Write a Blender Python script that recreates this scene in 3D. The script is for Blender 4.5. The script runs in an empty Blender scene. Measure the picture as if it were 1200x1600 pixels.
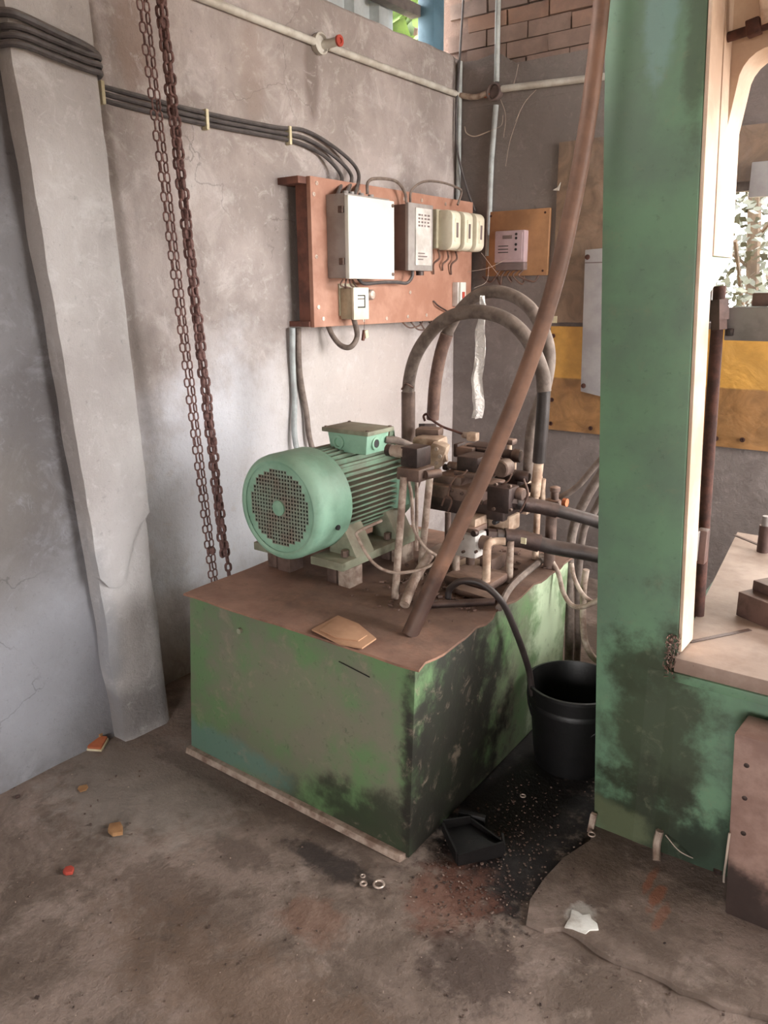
import bpy, math, random
from mathutils import Vector, Matrix, noise
random.seed(7)
S = bpy.context.scene
COL = S.collection
# ------------------------------------------------------------------ camera
FPX = 1240.0
RX = Vector((0.80305118, -0.15344626, 0.57581511))
RY = Vector((0.59586871, 0.21815277, -0.77288411))
RZ = Vector((-0.00701949, 0.96377571, 0.26662167))
CAM = Vector((0, 0, 1.55))
cd = bpy.data.cameras.new('camera'); cam = bpy.data.objects.new('camera', cd); COL.objects.link(cam)
cd.sensor_fit = 'VERTICAL'; cd.sensor_height = 24.0; cd.lens = FPX / 1600 * 24.0; cd.clip_start = .02
m = Matrix((RX, RY, RZ)).to_4x4(); m.translation = CAM; cam.matrix_world = m
S.camera = cam
# ------------------------------------------------------------------ light
S.view_settings.view_transform = 'Standard'; S.view_settings.look = 'None'
S.view_settings.gamma = 1.0; S.view_settings.exposure = 0.52
W = bpy.data.worlds.new('world'); S.world = W; W.use_nodes = True
W.node_tree.nodes['Background'].inputs[0].default_value = (1.0, .97, .952, 1)
W.node_tree.nodes['Background'].inputs[1].default_value = 20.0
def portal(name, loc, direction, sx, sy):
    l = bpy.data.lights.new(name, 'AREA'); l.shape = 'RECTANGLE'; l.size = sx; l.size_y = sy
    l.cycles.is_portal = True
    o = bpy.data.objects.new(name, l); COL.objects.link(o); o.location = loc
    o.rotation_euler = Vector(direction).to_track_quat('-Z', 'Z').to_euler()
    return o
RWX = 2.6; FWY = -2.6; ROOF = 3.45
portal('portal_right', (RWX + .12, 3.0, 1.95), (-1, 0, 0), 2.0, 2.5)
portal('portal_back', (.1, 4.2, 1.72), (0, -1, 0), 2.6, .62)
portal('portal_front', (.6, FWY - .12, 1.15), (0, 1, 0), 1.2, 1.5)

def ray(px, py):
    d = Vector((px - 600, -(py - 800), -FPX)); return Vector((RX.dot(d), RY.dot(d), RZ.dot(d)))
def at(px, py, ax, v):
    r = ray(px, py); return CAM + r * ((v - CAM[ax]) / r[ax])
def aX(px, py, v): return at(px, py, 0, v)
def aY(px, py, v): return at(px, py, 1, v)
def aZ(px, py, v): return at(px, py, 2, v)
# ------------------------------------------------------------------ materials
def lin(c):
    return tuple(((x / 255) / 12.92 if x / 255 <= .04045 else ((x / 255 + .055) / 1.055) ** 2.4) for x in c) + (1,)
class NT:
    def __init__(s, name):
        s.m = bpy.data.materials.new(name); s.m.use_nodes = True; s.t = s.m.node_tree; s.b = s.t.nodes['Principled BSDF']
    def n(s, ty, **k):
        o = s.t.nodes.new(ty)
        for a, v in k.items(): setattr(o, a, v)
        return o
    def l(s, a, b): s.t.links.new(a, b)
    def pos(s): return s.n('ShaderNodeNewGeometry').outputs['Position']
    def noise(s, scale, detail=5, rough=.6, vec=None, dist=0):
        o = s.n('ShaderNodeTexNoise'); o.inputs['Scale'].default_value = scale; o.inputs['Detail'].default_value = detail
        o.inputs['Roughness'].default_value = rough; o.inputs['Distortion'].default_value = dist
        s.l(vec if vec else s.pos(), o.inputs['Vector']); return o.outputs['Fac']
    def rng(s, v, a, b, c=0., d=1.):
        o = s.n('ShaderNodeMapRange', interpolation_type='SMOOTHSTEP')
        s.l(v, o.inputs['Value'])
        for i, x in zip(('From Min', 'From Max', 'To Min', 'To Max'), (a, b, c, d)): o.inputs[i].default_value = x
        return o.outputs['Result']
    def math(s, op, a, b=None):
        o = s.n('ShaderNodeMath', operation=op)
        for i, x in enumerate((a, b)):
            if x is None: continue
            if isinstance(x, (int, float)): o.inputs[i].default_value = x
            else: s.l(x, o.inputs[i])
        return o.outputs[0]
    def mix(s, fac, a, b):
        o = s.n('ShaderNodeMix', data_type='RGBA')
        for i, x in ((0, fac), (6, a), (7, b)):
            if isinstance(x, (int, float)): o.inputs[i].default_value = x
            elif isinstance(x, tuple): o.inputs[i].default_value = x
            else: s.l(x, o.inputs[i])
        return o.outputs[2]
    def blob(s, c, r, edge=.45, nscale=6, namp=.9):
        """mask with a shape of its own: 1 within an ellipsoid of radii r about c, ragged rim"""
        sub = s.n('ShaderNodeVectorMath', operation='SUBTRACT'); s.l(s.pos(), sub.inputs[0]); sub.inputs[1].default_value = c
        mul = s.n('ShaderNodeVectorMath', operation='MULTIPLY'); s.l(sub.outputs[0], mul.inputs[0]); mul.inputs[1].default_value = tuple(1 / x for x in r)
        ln = s.n('ShaderNodeVectorMath', operation='LENGTH'); s.l(mul.outputs[0], ln.inputs[0])
        nz = s.math('MULTIPLY', s.math('SUBTRACT', s.noise(nscale, 6, .65), .5), namp * 2)
        return s.rng(s.math('ADD', ln.outputs['Value'], nz), 1 + edge, 1 - edge)
    def bump(s, h, strength, dist=.01, prev=None):
        o = s.n('ShaderNodeBump'); o.inputs['Strength'].default_value = strength; o.inputs['Distance'].default_value = dist
        s.l(h, o.inputs['Height'])
        if prev: s.l(prev, o.inputs['Normal'])
        return o.outputs['Normal']
    def fin(s, col, rough=.7, metal=0., nrm=None):
        if isinstance(col, tuple): s.b.inputs['Base Color'].default_value = col
        else: s.l(col, s.b.inputs['Base Color'])
        if isinstance(rough, (int, float)): s.b.inputs['Roughness'].default_value = rough
        else: s.l(rough, s.b.inputs['Roughness'])
        s.b.inputs['Metallic'].default_value = metal
        if nrm: s.l(nrm, s.b.inputs['Normal'])
        return s.m
def M(name, c1, c2=None, scale=9, rough=.65, metal=0., bump=.25, bs=90, dust=0., dustc=(150, 125, 108), blobs=(), sharp=(.35, .65), grit=0.):
    t = NT(name); a = lin(c1); b = lin(c2 if c2 else tuple(x * .72 for x in c1))
    c = t.mix(t.rng(t.noise(scale, 6, .62), *sharp), b, a)
    for (p, r, cc, am) in blobs:
        c = t.mix(t.math('MULTIPLY', t.blob(p, r, .4, 9, 1.2), am), c, lin(cc))
    if grit:
        c = t.mix(t.math('MULTIPLY', t.rng(t.noise(38, 9, .75, dist=.3), .56, .7), grit), c, lin(tuple(x * .5 for x in c1)))
        c = t.mix(t.math('MULTIPLY', t.rng(t.noise(13, 9, .75, dist=.5), .54, .68), grit * .8), c, lin(dustc))
    if dust:
        g = t.n('ShaderNodeNewGeometry'); sx = t.n('ShaderNodeSeparateXYZ'); t.l(g.outputs['Normal'], sx.inputs[0])
        k = t.math('MULTIPLY', t.rng(sx.outputs[2], -.2, .85, .12, 1), t.rng(t.noise(22, 5, .6), .25, .6, .45, 1))
        c = t.mix(t.math('MULTIPLY', k, dust), c, lin(dustc))
    n = t.bump(t.noise(bs, 5, .6), bump, .004) if bump else None
    return t.fin(c, rough, metal, n)
m_steel = M('grimy steel', (112, 92, 84), (70, 55, 50), 14, .6, .25, .3, 120, .7)
m_valve = M('dusty valve iron', (98, 78, 70), (58, 44, 40), 18, .6, .15, .3, 130, .85, (165, 135, 118))
m_valved = M('oily valve iron', (62, 48, 46), (32, 24, 24), 18, .45, .3, .3, 130, .45, (130, 104, 92))
m_cream = M('dusty cream paint', (205, 182, 160), (150, 122, 102), 16, .7, 0, .25, 100, .5, (176, 146, 124))
m_pipe = M('pale dusty pipe', (180, 164, 150), (120, 98, 86), 22, .6, .1, .2, 120, .3)
m_rubber = M('black rubber hose', (48, 42, 42), (28, 23, 23), 16, .5, 0, .2, 120, .35, (120, 98, 86))
m_hose = M('dusty grey hose', (120, 108, 100), (84, 72, 66), 26, .75, 0, .25, 140, .55, (160, 142, 130))
m_pole = M('brown pole', (130, 96, 78), (98, 72, 60), 7, .6, 0, .2, 60, .25, (160, 128, 104),
           blobs=[((-1.2, 1.76, .62), (.12, .14, .14), (50, 28, 22), .95)])
m_mint = M('mint motor paint', (146, 188, 164), (124, 166, 142), 9, .55, 0, .12, 80, .22, (150, 132, 112))
m_fin = M('dusty mint fins', (110, 146, 122), (98, 116, 98), 12, .65, 0, .15, 90, .85, (140, 114, 98))
m_ddark = M('dusty motor interior', (50, 40, 35), (30, 24, 22), 20, .9)
m_greyp = M('pale green foot paint', (146, 152, 130), (112, 114, 96), 10, .65, 0, .2, 80, .5)
m_rust = M('rusted chain', (142, 110, 106), (102, 76, 72), 60, .8, .2, .35, 200)
m_rustd = M('dark rust rod', (86, 52, 42), (58, 34, 28), 30, .8, .2, .3, 120)
m_wood = M('red brown board', (180, 136, 116), (162, 116, 96), 7, .6, 0, .12, 60)
m_woodd = M('dark brown batten', (124, 80, 66), (92, 60, 52), 12, .75)
m_ply = M('plywood', (168, 124, 86), (138, 100, 70), 5, .65, 0, .15, 50)
m_white = M('white enamel', (226, 228, 220), (212, 214, 206), 5, .45, 0, .04, 60)
m_whites = M('dusty white enamel', (212, 208, 204), (180, 174, 168), 8, .55, 0, .08, 60)
m_greyb = M('grey box enamel', (158, 152, 148), (140, 132, 128), 10, .55)
m_greyd = M('brown grey box', (112, 96, 92), (94, 80, 78), 10, .6)
m_ivory = M('ivory bakelite', (226, 220, 200), (206, 198, 176), 8, .4, 0, .05)
m_ivoryd = M('aged ivory bakelite', (178, 170, 146), (150, 142, 120), 8, .5)
m_black = M('black print', (42, 38, 40), (30, 28, 30), 10, .6)
m_brass = M('pale metal washer', (214, 196, 184), (170, 150, 138), 30, .4, .5, 0)
m_pvc = M('white conduit', (206, 204, 196), (178, 172, 162), 12, .5, 0, .06, 60, .25, (150, 136, 124))
m_pvcg = M('grey blue conduit', (176, 184, 184), (150, 154, 154), 14, .5, 0, .06, 60, .1)
m_cable = M('grey black cable', (76, 72, 74), (58, 54, 56), 30, .55, 0, .08, 90, .4, (150, 140, 132))
m_wire = M('dusty wire', (112, 86, 74), (84, 62, 54), 30, .7)
m_clip = M('pale clip', (222, 214, 184), (196, 186, 150), 20, .5)
m_pink = M('pink grey meter', (182, 160, 162), (166, 144, 148), 9, .45, 0, .05)
m_taupe = M('grey terminal cover', (120, 104, 102), (104, 90, 88), 10, .5)
m_bucket = M('black oily bucket', (14, 12, 13), (7, 6, 6), 16, .5, 0, .2, 60)
m_blackp = M('black plastic scrap', (24, 21, 21), (13, 11, 11), 16, .5)
m_oil = M('black oil', (12, 10, 10), (9, 8, 8), 4, .12, 0, 0)
m_card = M('brown cardboard', (178, 138, 108), (160, 120, 92), 9, .85, 0, .1)
m_chipo = M('orange tile chip', (190, 112, 74), (166, 92, 60), 14, .8)
m_chipt = M('tan leaf', (172, 134, 92), (146, 106, 70), 14, .8)
m_chipr = M('red chip', (176, 70, 54), (150, 56, 44), 14, .7)
m_lime = M('white lime', (226, 226, 220), (190, 184, 174), 20, .9, 0, .4)
m_blue = M('blue post paint', (92, 128, 148), (74, 108, 126), 6, .6)
m_corr = M('weathered sheet', (196, 204, 206), (168, 176, 178), 4, .5)
m_beam = M('weathered rail', (120, 112, 108), (92, 86, 84), 8, .8)
m_leaf = M('leaf', (96, 122, 52), (62, 84, 34), 5, .6)
m_leafd = M('dull leaf', (58, 60, 40), (38, 40, 28), 5, .5)
m_bark = M('bark', (96, 80, 66), (70, 58, 48), 12, .9)
m_dieg = M('dusty dark steel', (98, 74, 68), (64, 46, 44), 14, .55, .3, .2, 90, .35)
m_bar = M('grey crossbar', (140, 134, 132), (112, 106, 104), 8, .6, .1, .15, 80, .35, (176, 164, 152))
m_bed = M('dusty bed steel', (168, 148, 136), (136, 114, 102), 6, .6, .1, .2, 60, .35, (196, 176, 160))
m_beige = M('beige dusty paint', (214, 192, 170), (184, 156, 134), 4, .6, 0, .12, 40)
m_cover = M('brown steel cover', (166, 138, 126), (130, 102, 92), 6, .6, .1, .2, 60,
            blobs=[((-.25, 1.86, .03), (.3, .15, .12), (40, 32, 30), .9)])
m_plate = M('grey sheet strip', (168, 166, 166), (148, 144, 146), 5, .55, 0, .1)
m_tanktop = M('rusty tank top', (158, 118, 98), (122, 88, 74), 7, .8, .05, .35, 70, .4, (150, 122, 106), grit=.4,
              blobs=[((-1.35, 2.2, .6), (.4, .6, .2), (74, 56, 48), .75)])
G1, G2 = (94, 124, 82), (84, 118, 76)
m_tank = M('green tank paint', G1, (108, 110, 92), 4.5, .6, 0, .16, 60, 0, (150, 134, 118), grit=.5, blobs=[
    ((-1.5, 1.56, .34), (.34, .1, .16), (120, 116, 100), .6),
    ((-1.16, 1.57, .04), (.36, .2, .11), (40, 46, 32), .9),
    ((-1.06, 1.56, .33), (.05, .08, .09), (38, 56, 32), .95),
    ((-1.085, 1.78, .25), (.03, .42, .5), (30, 28, 22), .96),  # oil grime on the right side, with the press column's shade painted in
    ((-1.9, 1.56, .07), (.3, .1, .06), (92, 124, 112), .8),
    ((-1.09, 2.5, .35), (.06, .16, .4), (188, 206, 172), .85)])  # daylight on the rear of the right side, painted as paler green
m_press = M('green press paint', (104, 140, 110), (96, 122, 102), 4.5, .5, 0, .12, 50, 0, (124, 128, 104), grit=.35, blobs=[
    ((-.56, 2.0, .36), (.13, .1, .32), (58, 66, 48), .92),
    ((-.56, 2.0, .10), (.15, .1, .16), (44, 50, 36), .92),
    ((-.62, 2.0, .55), (.10, .1, .07), (52, 62, 44), .8),
    ((-.36, 2.0, .06), (.14, .1, .12), (34, 46, 34), .85),
    ((-.68, 2.0, .05), (.12, .1, .06), (96, 104, 78), .8),
    ((-.70, 2.0, 2.14), (.035, .1, .12), (124, 158, 154), .6),
    ((-.61, 2.0, 2.1), (.03, .1, .2), (70, 84, 64), .7)])
# plaster
def plaster(name, base, dark, light, patches=(), bump=.5):
    t = NT(name)
    c = t.mix(t.rng(t.noise(2.2, 8, .62, dist=.4), .34, .66), lin(dark), lin(base))
    c = t.mix(t.math('MULTIPLY', t.rng(t.noise(5.5, 8, .7, dist=.6), .5, .72), .7), c, lin(light))
    c = t.mix(t.math('MULTIPLY', t.rng(t.noise(31, 6, .7), .6, .76), .5), c, lin(tuple(x * .62 for x in dark)))
    for (p, r, cc, am) in patches: c = t.mix(t.math('MULTIPLY', t.blob(p, r, .5, 4, .8), am), c, lin(cc))
    c = t.mix(t.math('MULTIPLY', t.rng(t.noise(16, 10, .78, dist=.8), .53, .66), .45), c, lin(light))
    c = t.mix(t.math('MULTIPLY', t.rng(t.noise(60, 8, .8), .56, .7), .4), c, lin(tuple(x * .75 for x in dark)))
    dv = t.n('ShaderNodeVectorMath', operation='ADD'); nn = t.n('ShaderNodeTexNoise'); nn.inputs['Scale'].default_value = 5; nn.inputs['Detail'].default_value = 6
    t.l(t.pos(), nn.inputs['Vector']); sc = t.n('ShaderNodeVectorMath', operation='SCALE'); sc.inputs['Scale'].default_value = .35
    t.l(nn.outputs['Color'], sc.inputs[0]); t.l(t.pos(), dv.inputs[0]); t.l(sc.outputs[0], dv.inputs[1])
    vo = t.n('ShaderNodeTexVoronoi', feature='DISTANCE_TO_EDGE'); vo.inputs['Scale'].default_value = 1.7; t.l(dv.outputs[0], vo.inputs['Vector'])
    crack = t.math('MULTIPLY', t.rng(vo.outputs['Distance'], .008, .002), t.rng(t.noise(1.3, 3), .54, .66))
    c = t.mix(t.math('MULTIPLY', crack, .35), c, lin(tuple(x * .5 for x in dark)))
    n = t.bump(t.noise(9, 8, .65), bump, .02); n = t.bump(t.noise(45, 8, .75), .5, .01, n)
    return t.fin(c, .9, 0, n)
m_wallL = plaster('left plaster', (180, 170, 166), (148, 138, 134), (202, 196, 194), [
    ((-2.5, 2.25, .75), (.2, .45, .5), (224, 226, 234), .9), ((-2.5, 2.95, .95), (.2, .5, .4), (198, 191, 187), .6),
    ((-2.5, 3.5, .8), (.2, .5, .5), (186, 174, 168), .6),
    ((-2.5, 2.5, 2.4), (.2, .06, .2), (150, 134, 126), .5), ((-2.5, 1.93, 2.4), (.2, .07, .22), (138, 114, 102), .6),
    ((-2.5, 2.86, 2.45), (.2, .04, .16), (112, 100, 94), .7)])
m_wallN = plaster('near plaster', (126, 125, 128), (104, 101, 102), (146, 147, 152), [  # base darkened so the colour carries the shade left of the pillar
    ((-2.33, 1.25, .35), (.2, .4, .3), (158, 160, 168), .6), ((-2.33, 1.0, .9), (.2, .3, .3), (112, 106, 100), .6)])  # bluish patch paints in the light low on this wall
m_pillar = plaster('pillar plaster', (190, 187, 187), (170, 165, 164), (208, 207, 208), [
    ((-2.25, 1.5, .1), (.3, .3, .1), (116, 112, 112), .7), ((-2.25, 1.42, .4), (.1, .06, .3), (140, 144, 152), .6)])
m_wallB = plaster('back plaster', (132, 122, 118), (112, 102, 98), (148, 138, 134), [
    ((-2.0, 4.05, 2.3), (.5, .2, .4), (122, 116, 112), .6)])
m_brickm = plaster('brick mortar', (140, 118, 106), (112, 92, 82), (150, 134, 122))
m_brick = [M('dusty brick %d' % i, c1, c2, 7, .9, 0, .5, 50) for i, (c1, c2) in enumerate(
    [((146, 124, 114), (126, 106, 96)), ((154, 122, 106), (132, 108, 96)), ((140, 122, 114), (118, 102, 94))])]
m_plain = plaster('shed wall plaster', (170, 160, 152), (140, 130, 124), (190, 182, 174))
m_roof = M('roof sheet', (128, 118, 110), (104, 94, 88), 3, .8)
m_ground = M('outside earth', (150, 132, 108), (120, 104, 84), 1.5, .95)
def floor_mat(name, pad=False):
    t = NT(name)
    c = t.mix(t.rng(t.noise(2.8, 10, .68, dist=.6), .38, .62), lin((98, 84, 74)), lin((138, 122, 112)))
    c = t.mix(t.math('MULTIPLY', t.rng(t.noise(5, 8, .7, dist=.3), .52, .7), .55), c, lin((166, 150, 140)))
    c = t.mix(t.math('MULTIPLY', t.rng(t.noise(19, 10, .8, dist=.4), .54, .68), .6), c, lin((72, 59, 52)))
    c = t.mix(t.math('MULTIPLY', t.rng(t.noise(9, 10, .78, dist=.6), .54, .66), .45), c, lin((158, 142, 132)))
    c = t.mix(t.math('MULTIPLY', t.rng(t.noise(110, 4, .7), .62, .75), .35), c, lin((170, 158, 148)))
    B = [((-2.0, 1.35, 0), (.35, .25, .3), (152, 144, 136), .5)] if not pad else [
         ((-.505, 1.88, 0), (.012, .05, .2), (146, 92, 66), .7), ((-.47, 1.82, 0), (.014, .06, .2), (146, 92, 66), .7), ((-.44, 1.76, 0), (.012, .05, .2), (140, 92, 68), .6), ((-.606, 1.65, 0), (.03, .045, .2), (200, 196, 188), .6),
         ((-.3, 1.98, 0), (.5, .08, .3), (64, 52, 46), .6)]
    if not pad: B += [
        ((-.95, 1.97, 0), (.26, .36, .3), (18, 13, 12), 1.), ((-.85, 1.72, 0), (.16, .22, .3), (24, 17, 16), .97),
        ((-1.0, 2.3, 0), (.3, .3, .3), (20, 15, 14), .95),
        ((-.92, 1.52, 0), (.11, .13, .3), (120, 78, 62), .6), ((-1.16, 1.24, 0), (.09, .07, .3), (126, 90, 72), .45),
        ((-1.27, 1.42, 0), (.14, .045, .3), (46, 38, 36), .85), ((-1.5, 1.30, 0), (.1, .06, .2), (82, 68, 60), .6),
        ((-1.55, 1.08, 0), (.16, .09, .2), (92, 76, 66), .6), ((-1.7, 1.52, 0), (.5, .05, .2), (92, 78, 70), .6),
        ((-.85, .95, 0), (.7, .16, .3), (112, 90, 74), .5), ((-.75, 1.35, 0), (.12, .1, .3), (66, 52, 46), .7)]
    for (p, r, cc, am) in B: c = t.mix(t.math('MULTIPLY', t.blob(p, r, .35, 17, 1.25), am), c, lin(cc))
    wet = t.blob((-.95, 1.95, 0), (.17, .3, .3), .4, 9, .8)
    n = t.bump(t.noise(7, 8, .65), .5, .02); n = t.bump(t.noise(60, 6, .7), .6, .008, n)
    return t.fin(c, t.rng(wet, 0, 1, .85, .5), 0, n)
m_floor = floor_mat('dusty concrete floor'); m_pad = floor_mat('concrete pad', True)
def sheet_mat(name, top, low, z, rough):
    t = NT(name); sx = t.n('ShaderNodeSeparateXYZ'); t.l(t.pos(), sx.inputs[0])
    k = t.rng(t.math('ADD', sx.outputs[2], t.math('MULTIPLY', t.noise(12, 3), .012)), z - .006, z + .006)
    a = t.mix(t.rng(t.noise(9, 6, .6, dist=1.), .35, .68), lin(tuple(x * .82 for x in low)), lin(low))
    b = t.mix(t.rng(t.noise(7, 6, .6), .35, .65), lin(tuple(x * .88 for x in top)), lin(top))
    n = t.bump(t.noise(5, 4, .5, dist=1.2), .35, .03); n = t.bump(t.noise(40, 3, .5, dist=2.), .12, .006, n)
    return t.fin(t.mix(k, a, b), rough, 0, n)
m_orange = sheet_mat('orange tarpaulin', (212, 160, 78), (166, 122, 76), 1.105, .45)
m_tan = sheet_mat('tan tarpaulin', (142, 120, 98), (140, 117, 98), 2.3, .4)
def glass_mat(name, tint, rough):
    t = NT(name); tr = t.n('ShaderNodeBsdfTransparent'); tr.inputs[0].default_value = lin(tint)
    gl = t.n('ShaderNodeBsdfGlossy'); gl.inputs['Roughness'].default_value = rough
    mx = t.n('ShaderNodeMixShader'); mx.inputs[0].default_value = .06
    t.l(tr.outputs[0], mx.inputs[1]); t.l(gl.outputs[0], mx.inputs[2]); t.l(mx.outputs[0], t.t.nodes['Material Output'].inputs[0]); return t.m
m_glass = glass_mat('window glass', (245, 246, 244), .02)
def film():
    t = NT('clear film'); t.b.inputs['Alpha'].default_value = .85
    n = t.bump(t.noise(26, 4, .6, dist=1.5), .9, .03)
    return t.fin(lin((240, 234, 228)), .3, 0, n)
m_film = film()
m_web = M('cobweb', (196, 180, 166), (176, 160, 146), 10, .9, 0, 0)
# ------------------------------------------------------------------ mesh helpers
class MB:
    def __init__(s): s.v = []; s.f = []
    def add(s, vs, fs):
        b = len(s.v); s.v += [Vector(v) for v in vs]; s.f += [tuple(i + b for i in f) for f in fs]; return s
    def hexa(s, p):   # 8 points: bottom 4 ccw, top 4 ccw
        return s.add(p, [(3, 2, 1, 0), (4, 5, 6, 7), (0, 1, 5, 4), (1, 2, 6, 5), (2, 3, 7, 6), (3, 0, 4, 7)])
    def box(s, x0, x1, y0, y1, z0, z1):
        return s.hexa([(x0, y0, z0), (x1, y0, z0), (x1, y1, z0), (x0, y1, z0), (x0, y0, z1), (x1, y0, z1), (x1, y1, z1), (x0, y1, z1)])
    def cbox(s, c, w, d, h, rz=0, rx=0, ry=0):
        R = Matrix.Rotation(rz, 3, 'Z') @ Matrix.Rotation(ry, 3, 'Y') @ Matrix.Rotation(rx, 3, 'X'); c = Vector(c); w, d, h = w / 2, d / 2, h / 2
        return s.hexa([c + R @ Vector(q) for q in ((-w, -d, -h), (w, -d, -h), (w, d, -h), (-w, d, -h), (-w, -d, h), (w, -d, h), (w, d, h), (-w, d, h))])
    def sweep(s, pts, r, n=10, closed=False, rr=None):
        pts = [Vector(p) for p in pts]; k = len(pts); b = len(s.v); up = None
        for i, p in enumerate(pts):
            if closed: t = (pts[(i + 1) % k] - pts[i - 1]).normalized()
            else: t = (pts[min(i + 1, k - 1)] - pts[max(i - 1, 0)]).normalized()
            if up is None: up = t.orthogonal().normalized()
            up = (up - t * up.dot(t)).normalized(); w = t.cross(up)
            q = rr[i] if rr else r
            for j in range(n):
                a = 2 * math.pi * j / n; s.v.append(p + (up * math.cos(a) + w * math.sin(a)) * q)
        for i in range(k if closed else k - 1):
            i2 = (i + 1) % k
            for j in range(n):
                j2 = (j + 1) % n; s.f.append((b + i * n + j, b + i * n + j2, b + i2 * n + j2, b + i2 * n + j))
        if not closed: s.f += [tuple(b + j for j in reversed(range(n))), tuple(b + (k - 1) * n + j for j in range(n))]
        return s
    def cyl(s, a, b, r, n=16, r2=None): return s.sweep([a, b], r, n, rr=[r, r if r2 is None else r2])
    def lathe(s, c, prof, n=32, axis='Z', cap=True):
        c = Vector(c); b = len(s.v); k = len(prof)
        for r, h in prof:
            for j in range(n):
                a = 2 * math.pi * j / n; u, w = r * math.cos(a), r * math.sin(a)
                s.v.append(c + (Vector((u, w, h)) if axis == 'Z' else Vector((u, h, -w)) if axis == 'Y' else Vector((h, u, w))))
        for i in range(k - 1):
            for j in range(n):
                j2 = (j + 1) % n; s.f.append((b + i * n + j, b + i * n + j2, b + (i + 1) * n + j2, b + (i + 1) * n + j))
        if cap: s.f += [tuple(b + j for j in reversed(range(n))), tuple(b + (k - 1) * n + j for j in range(n))]
        return s
    def prism(s, poly, z0, z1, f=None):   # polygon in plane, extruded; f maps (a,b,h) to world
        f = f or (lambda a, b, h: (a, b, h)); n = len(poly)
        return s.add([f(a, b, z0) for a, b in poly] + [f(a, b, z1) for a, b in poly],
                     [tuple(reversed(range(n))), tuple(range(n, 2 * n))] + [(i, (i + 1) % n, n + (i + 1) % n, n + i) for i in range(n)])
ORI = {}
def tag(o, label=None, cat=None, group=None, kind=None):
    if label: o['label'] = label
    if cat: o['category'] = cat
    if group: o['group'] = group
    if kind: o['kind'] = kind
    return o
def link(name, me, loc, parent=None):
    o = bpy.data.objects.new(name, me); COL.objects.link(o)
    o.location = Vector(loc) - (ORI[parent] if parent else Vector())
    if parent: o.parent = parent
    ORI[o] = Vector(loc); return o
def build(mb, name, mat, parent=None, label=None, cat=None, group=None, kind=None, bevel=0, ang=40, flat=False):
    xs = [v.x for v in mb.v]; ys = [v.y for v in mb.v]; zs = [v.z for v in mb.v]
    org = Vector(((min(xs) + max(xs)) / 2, (min(ys) + max(ys)) / 2, min(zs)))
    me = bpy.data.meshes.new(name); me.from_pydata([v - org for v in mb.v], [], mb.f)
    import bmesh
    bm = bmesh.new(); bm.from_mesh(me); bmesh.ops.recalc_face_normals(bm, faces=bm.faces[:])
    if bevel:
        ed = [e for e in bm.edges if len(e.link_faces) == 2 and e.calc_face_angle(0) > .6]
        bmesh.ops.bevel(bm, geom=ed, offset=bevel, segments=2, affect='EDGES', profile=.6, clamp_overlap=True)
    bm.to_mesh(me); bm.free()
    me.materials.append(mat)
    if not flat:
        me.polygons.foreach_set('use_smooth', [True] * len(me.polygons)); me.set_sharp_from_angle(angle=math.radians(ang))
    o = link(name, me, org, parent)
    return tag(o, label, cat, group, kind)
def empty(name, loc, label, cat, group=None):
    o = bpy.data.objects.new(name, None); COL.objects.link(o); o.location = loc; o.empty_display_size = .05
    ORI[o] = Vector(loc); return tag(o, label, cat, group)
def smooth(pts, per=8):
    pts = [Vector(p) for p in pts]; out = []
    P = [pts[0] * 2 - pts[1]] + pts + [pts[-1] * 2 - pts[-2]]
    for i in range(1, len(P) - 2):
        a, b, c, d = P[i - 1:i + 3]
        for k in range(per):
            t = k / per
            out.append(.5 * ((2 * b) + (c - a) * t + (2 * a - 5 * b + 4 * c - d) * t * t + (3 * b - a - 3 * c + d) * t ** 3))
    return out + [pts[-1]]
def tube(pts, r, n=10, per=8, mb=None): return (mb or MB()).sweep(smooth(pts, per), r, n)
# ------------------------------------------------------------------ setting
XW, XN, YB = -2.5, -2.33, 4.05
def gridwall(mb, f, u0, u1, v0, v1, step, amp):
    nu, nv = max(1, int((u1 - u0) / step)), max(1, int((v1 - v0) / step)); b = len(mb.v)
    for i in range(nu + 1):
        for j in range(nv + 1):
            u = u0 + (u1 - u0) * i / nu; v = v0 + (v1 - v0) * j / nv
            h = (noise.noise(Vector((u * 2.1, v * 2.1, 3))) * .6 + noise.noise(Vector((u * 7, v * 7, 9))) * .4) * amp
            mb.v.append(Vector(f(u, v, h)))
    for i in range(nu):
        for j in range(nv):
            q = b + i * (nv + 1) + j; mb.f.append((q, q + nv + 1, q + nv + 2, q + 1))
fl = MB(); gridwall(fl, lambda u, v, h: (u, v, min(0, h - .002)), XW - .05, RWX, -2.6, YB + .05, .05, .005)
build(fl, 'floor', m_floor, kind='structure', label='dusty stained concrete floor of the workshop')
w = MB(); gridwall(w, lambda u, v, h: (XW + h, u, v), 1.5, YB + .02, -.02, 2.75, .035, .006)
w.box(XW - .22, XW - .012, 1.5, YB + .2, -.05, 2.755)
# worn rounded top lip of the wall
lp = [Vector((XW - .03 + .008 * noise.noise(Vector((k * .31, 2, 2))), 1.5 + k * .04, 2.742 + .012 * noise.noise(Vector((k * .23, 5, 1))))) for k in range(64)]
w.sweep(lp, .03, 10)
wl = build(w, 'wall_left', m_wallL, kind='structure', label='pale grey plastered wall with white patches')
w = MB(); gridwall(w, lambda u, v, h: (XN + h, u, v), FWY, 1.52, -.02, 2.75, .05, .006)
w.box(XN - .3, XN - .012, FWY, 1.52, -.05, 2.755)
build(w, 'wall_left_near', m_wallN, kind='structure', label='shaded grey plastered wall left of the pillar')
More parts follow.
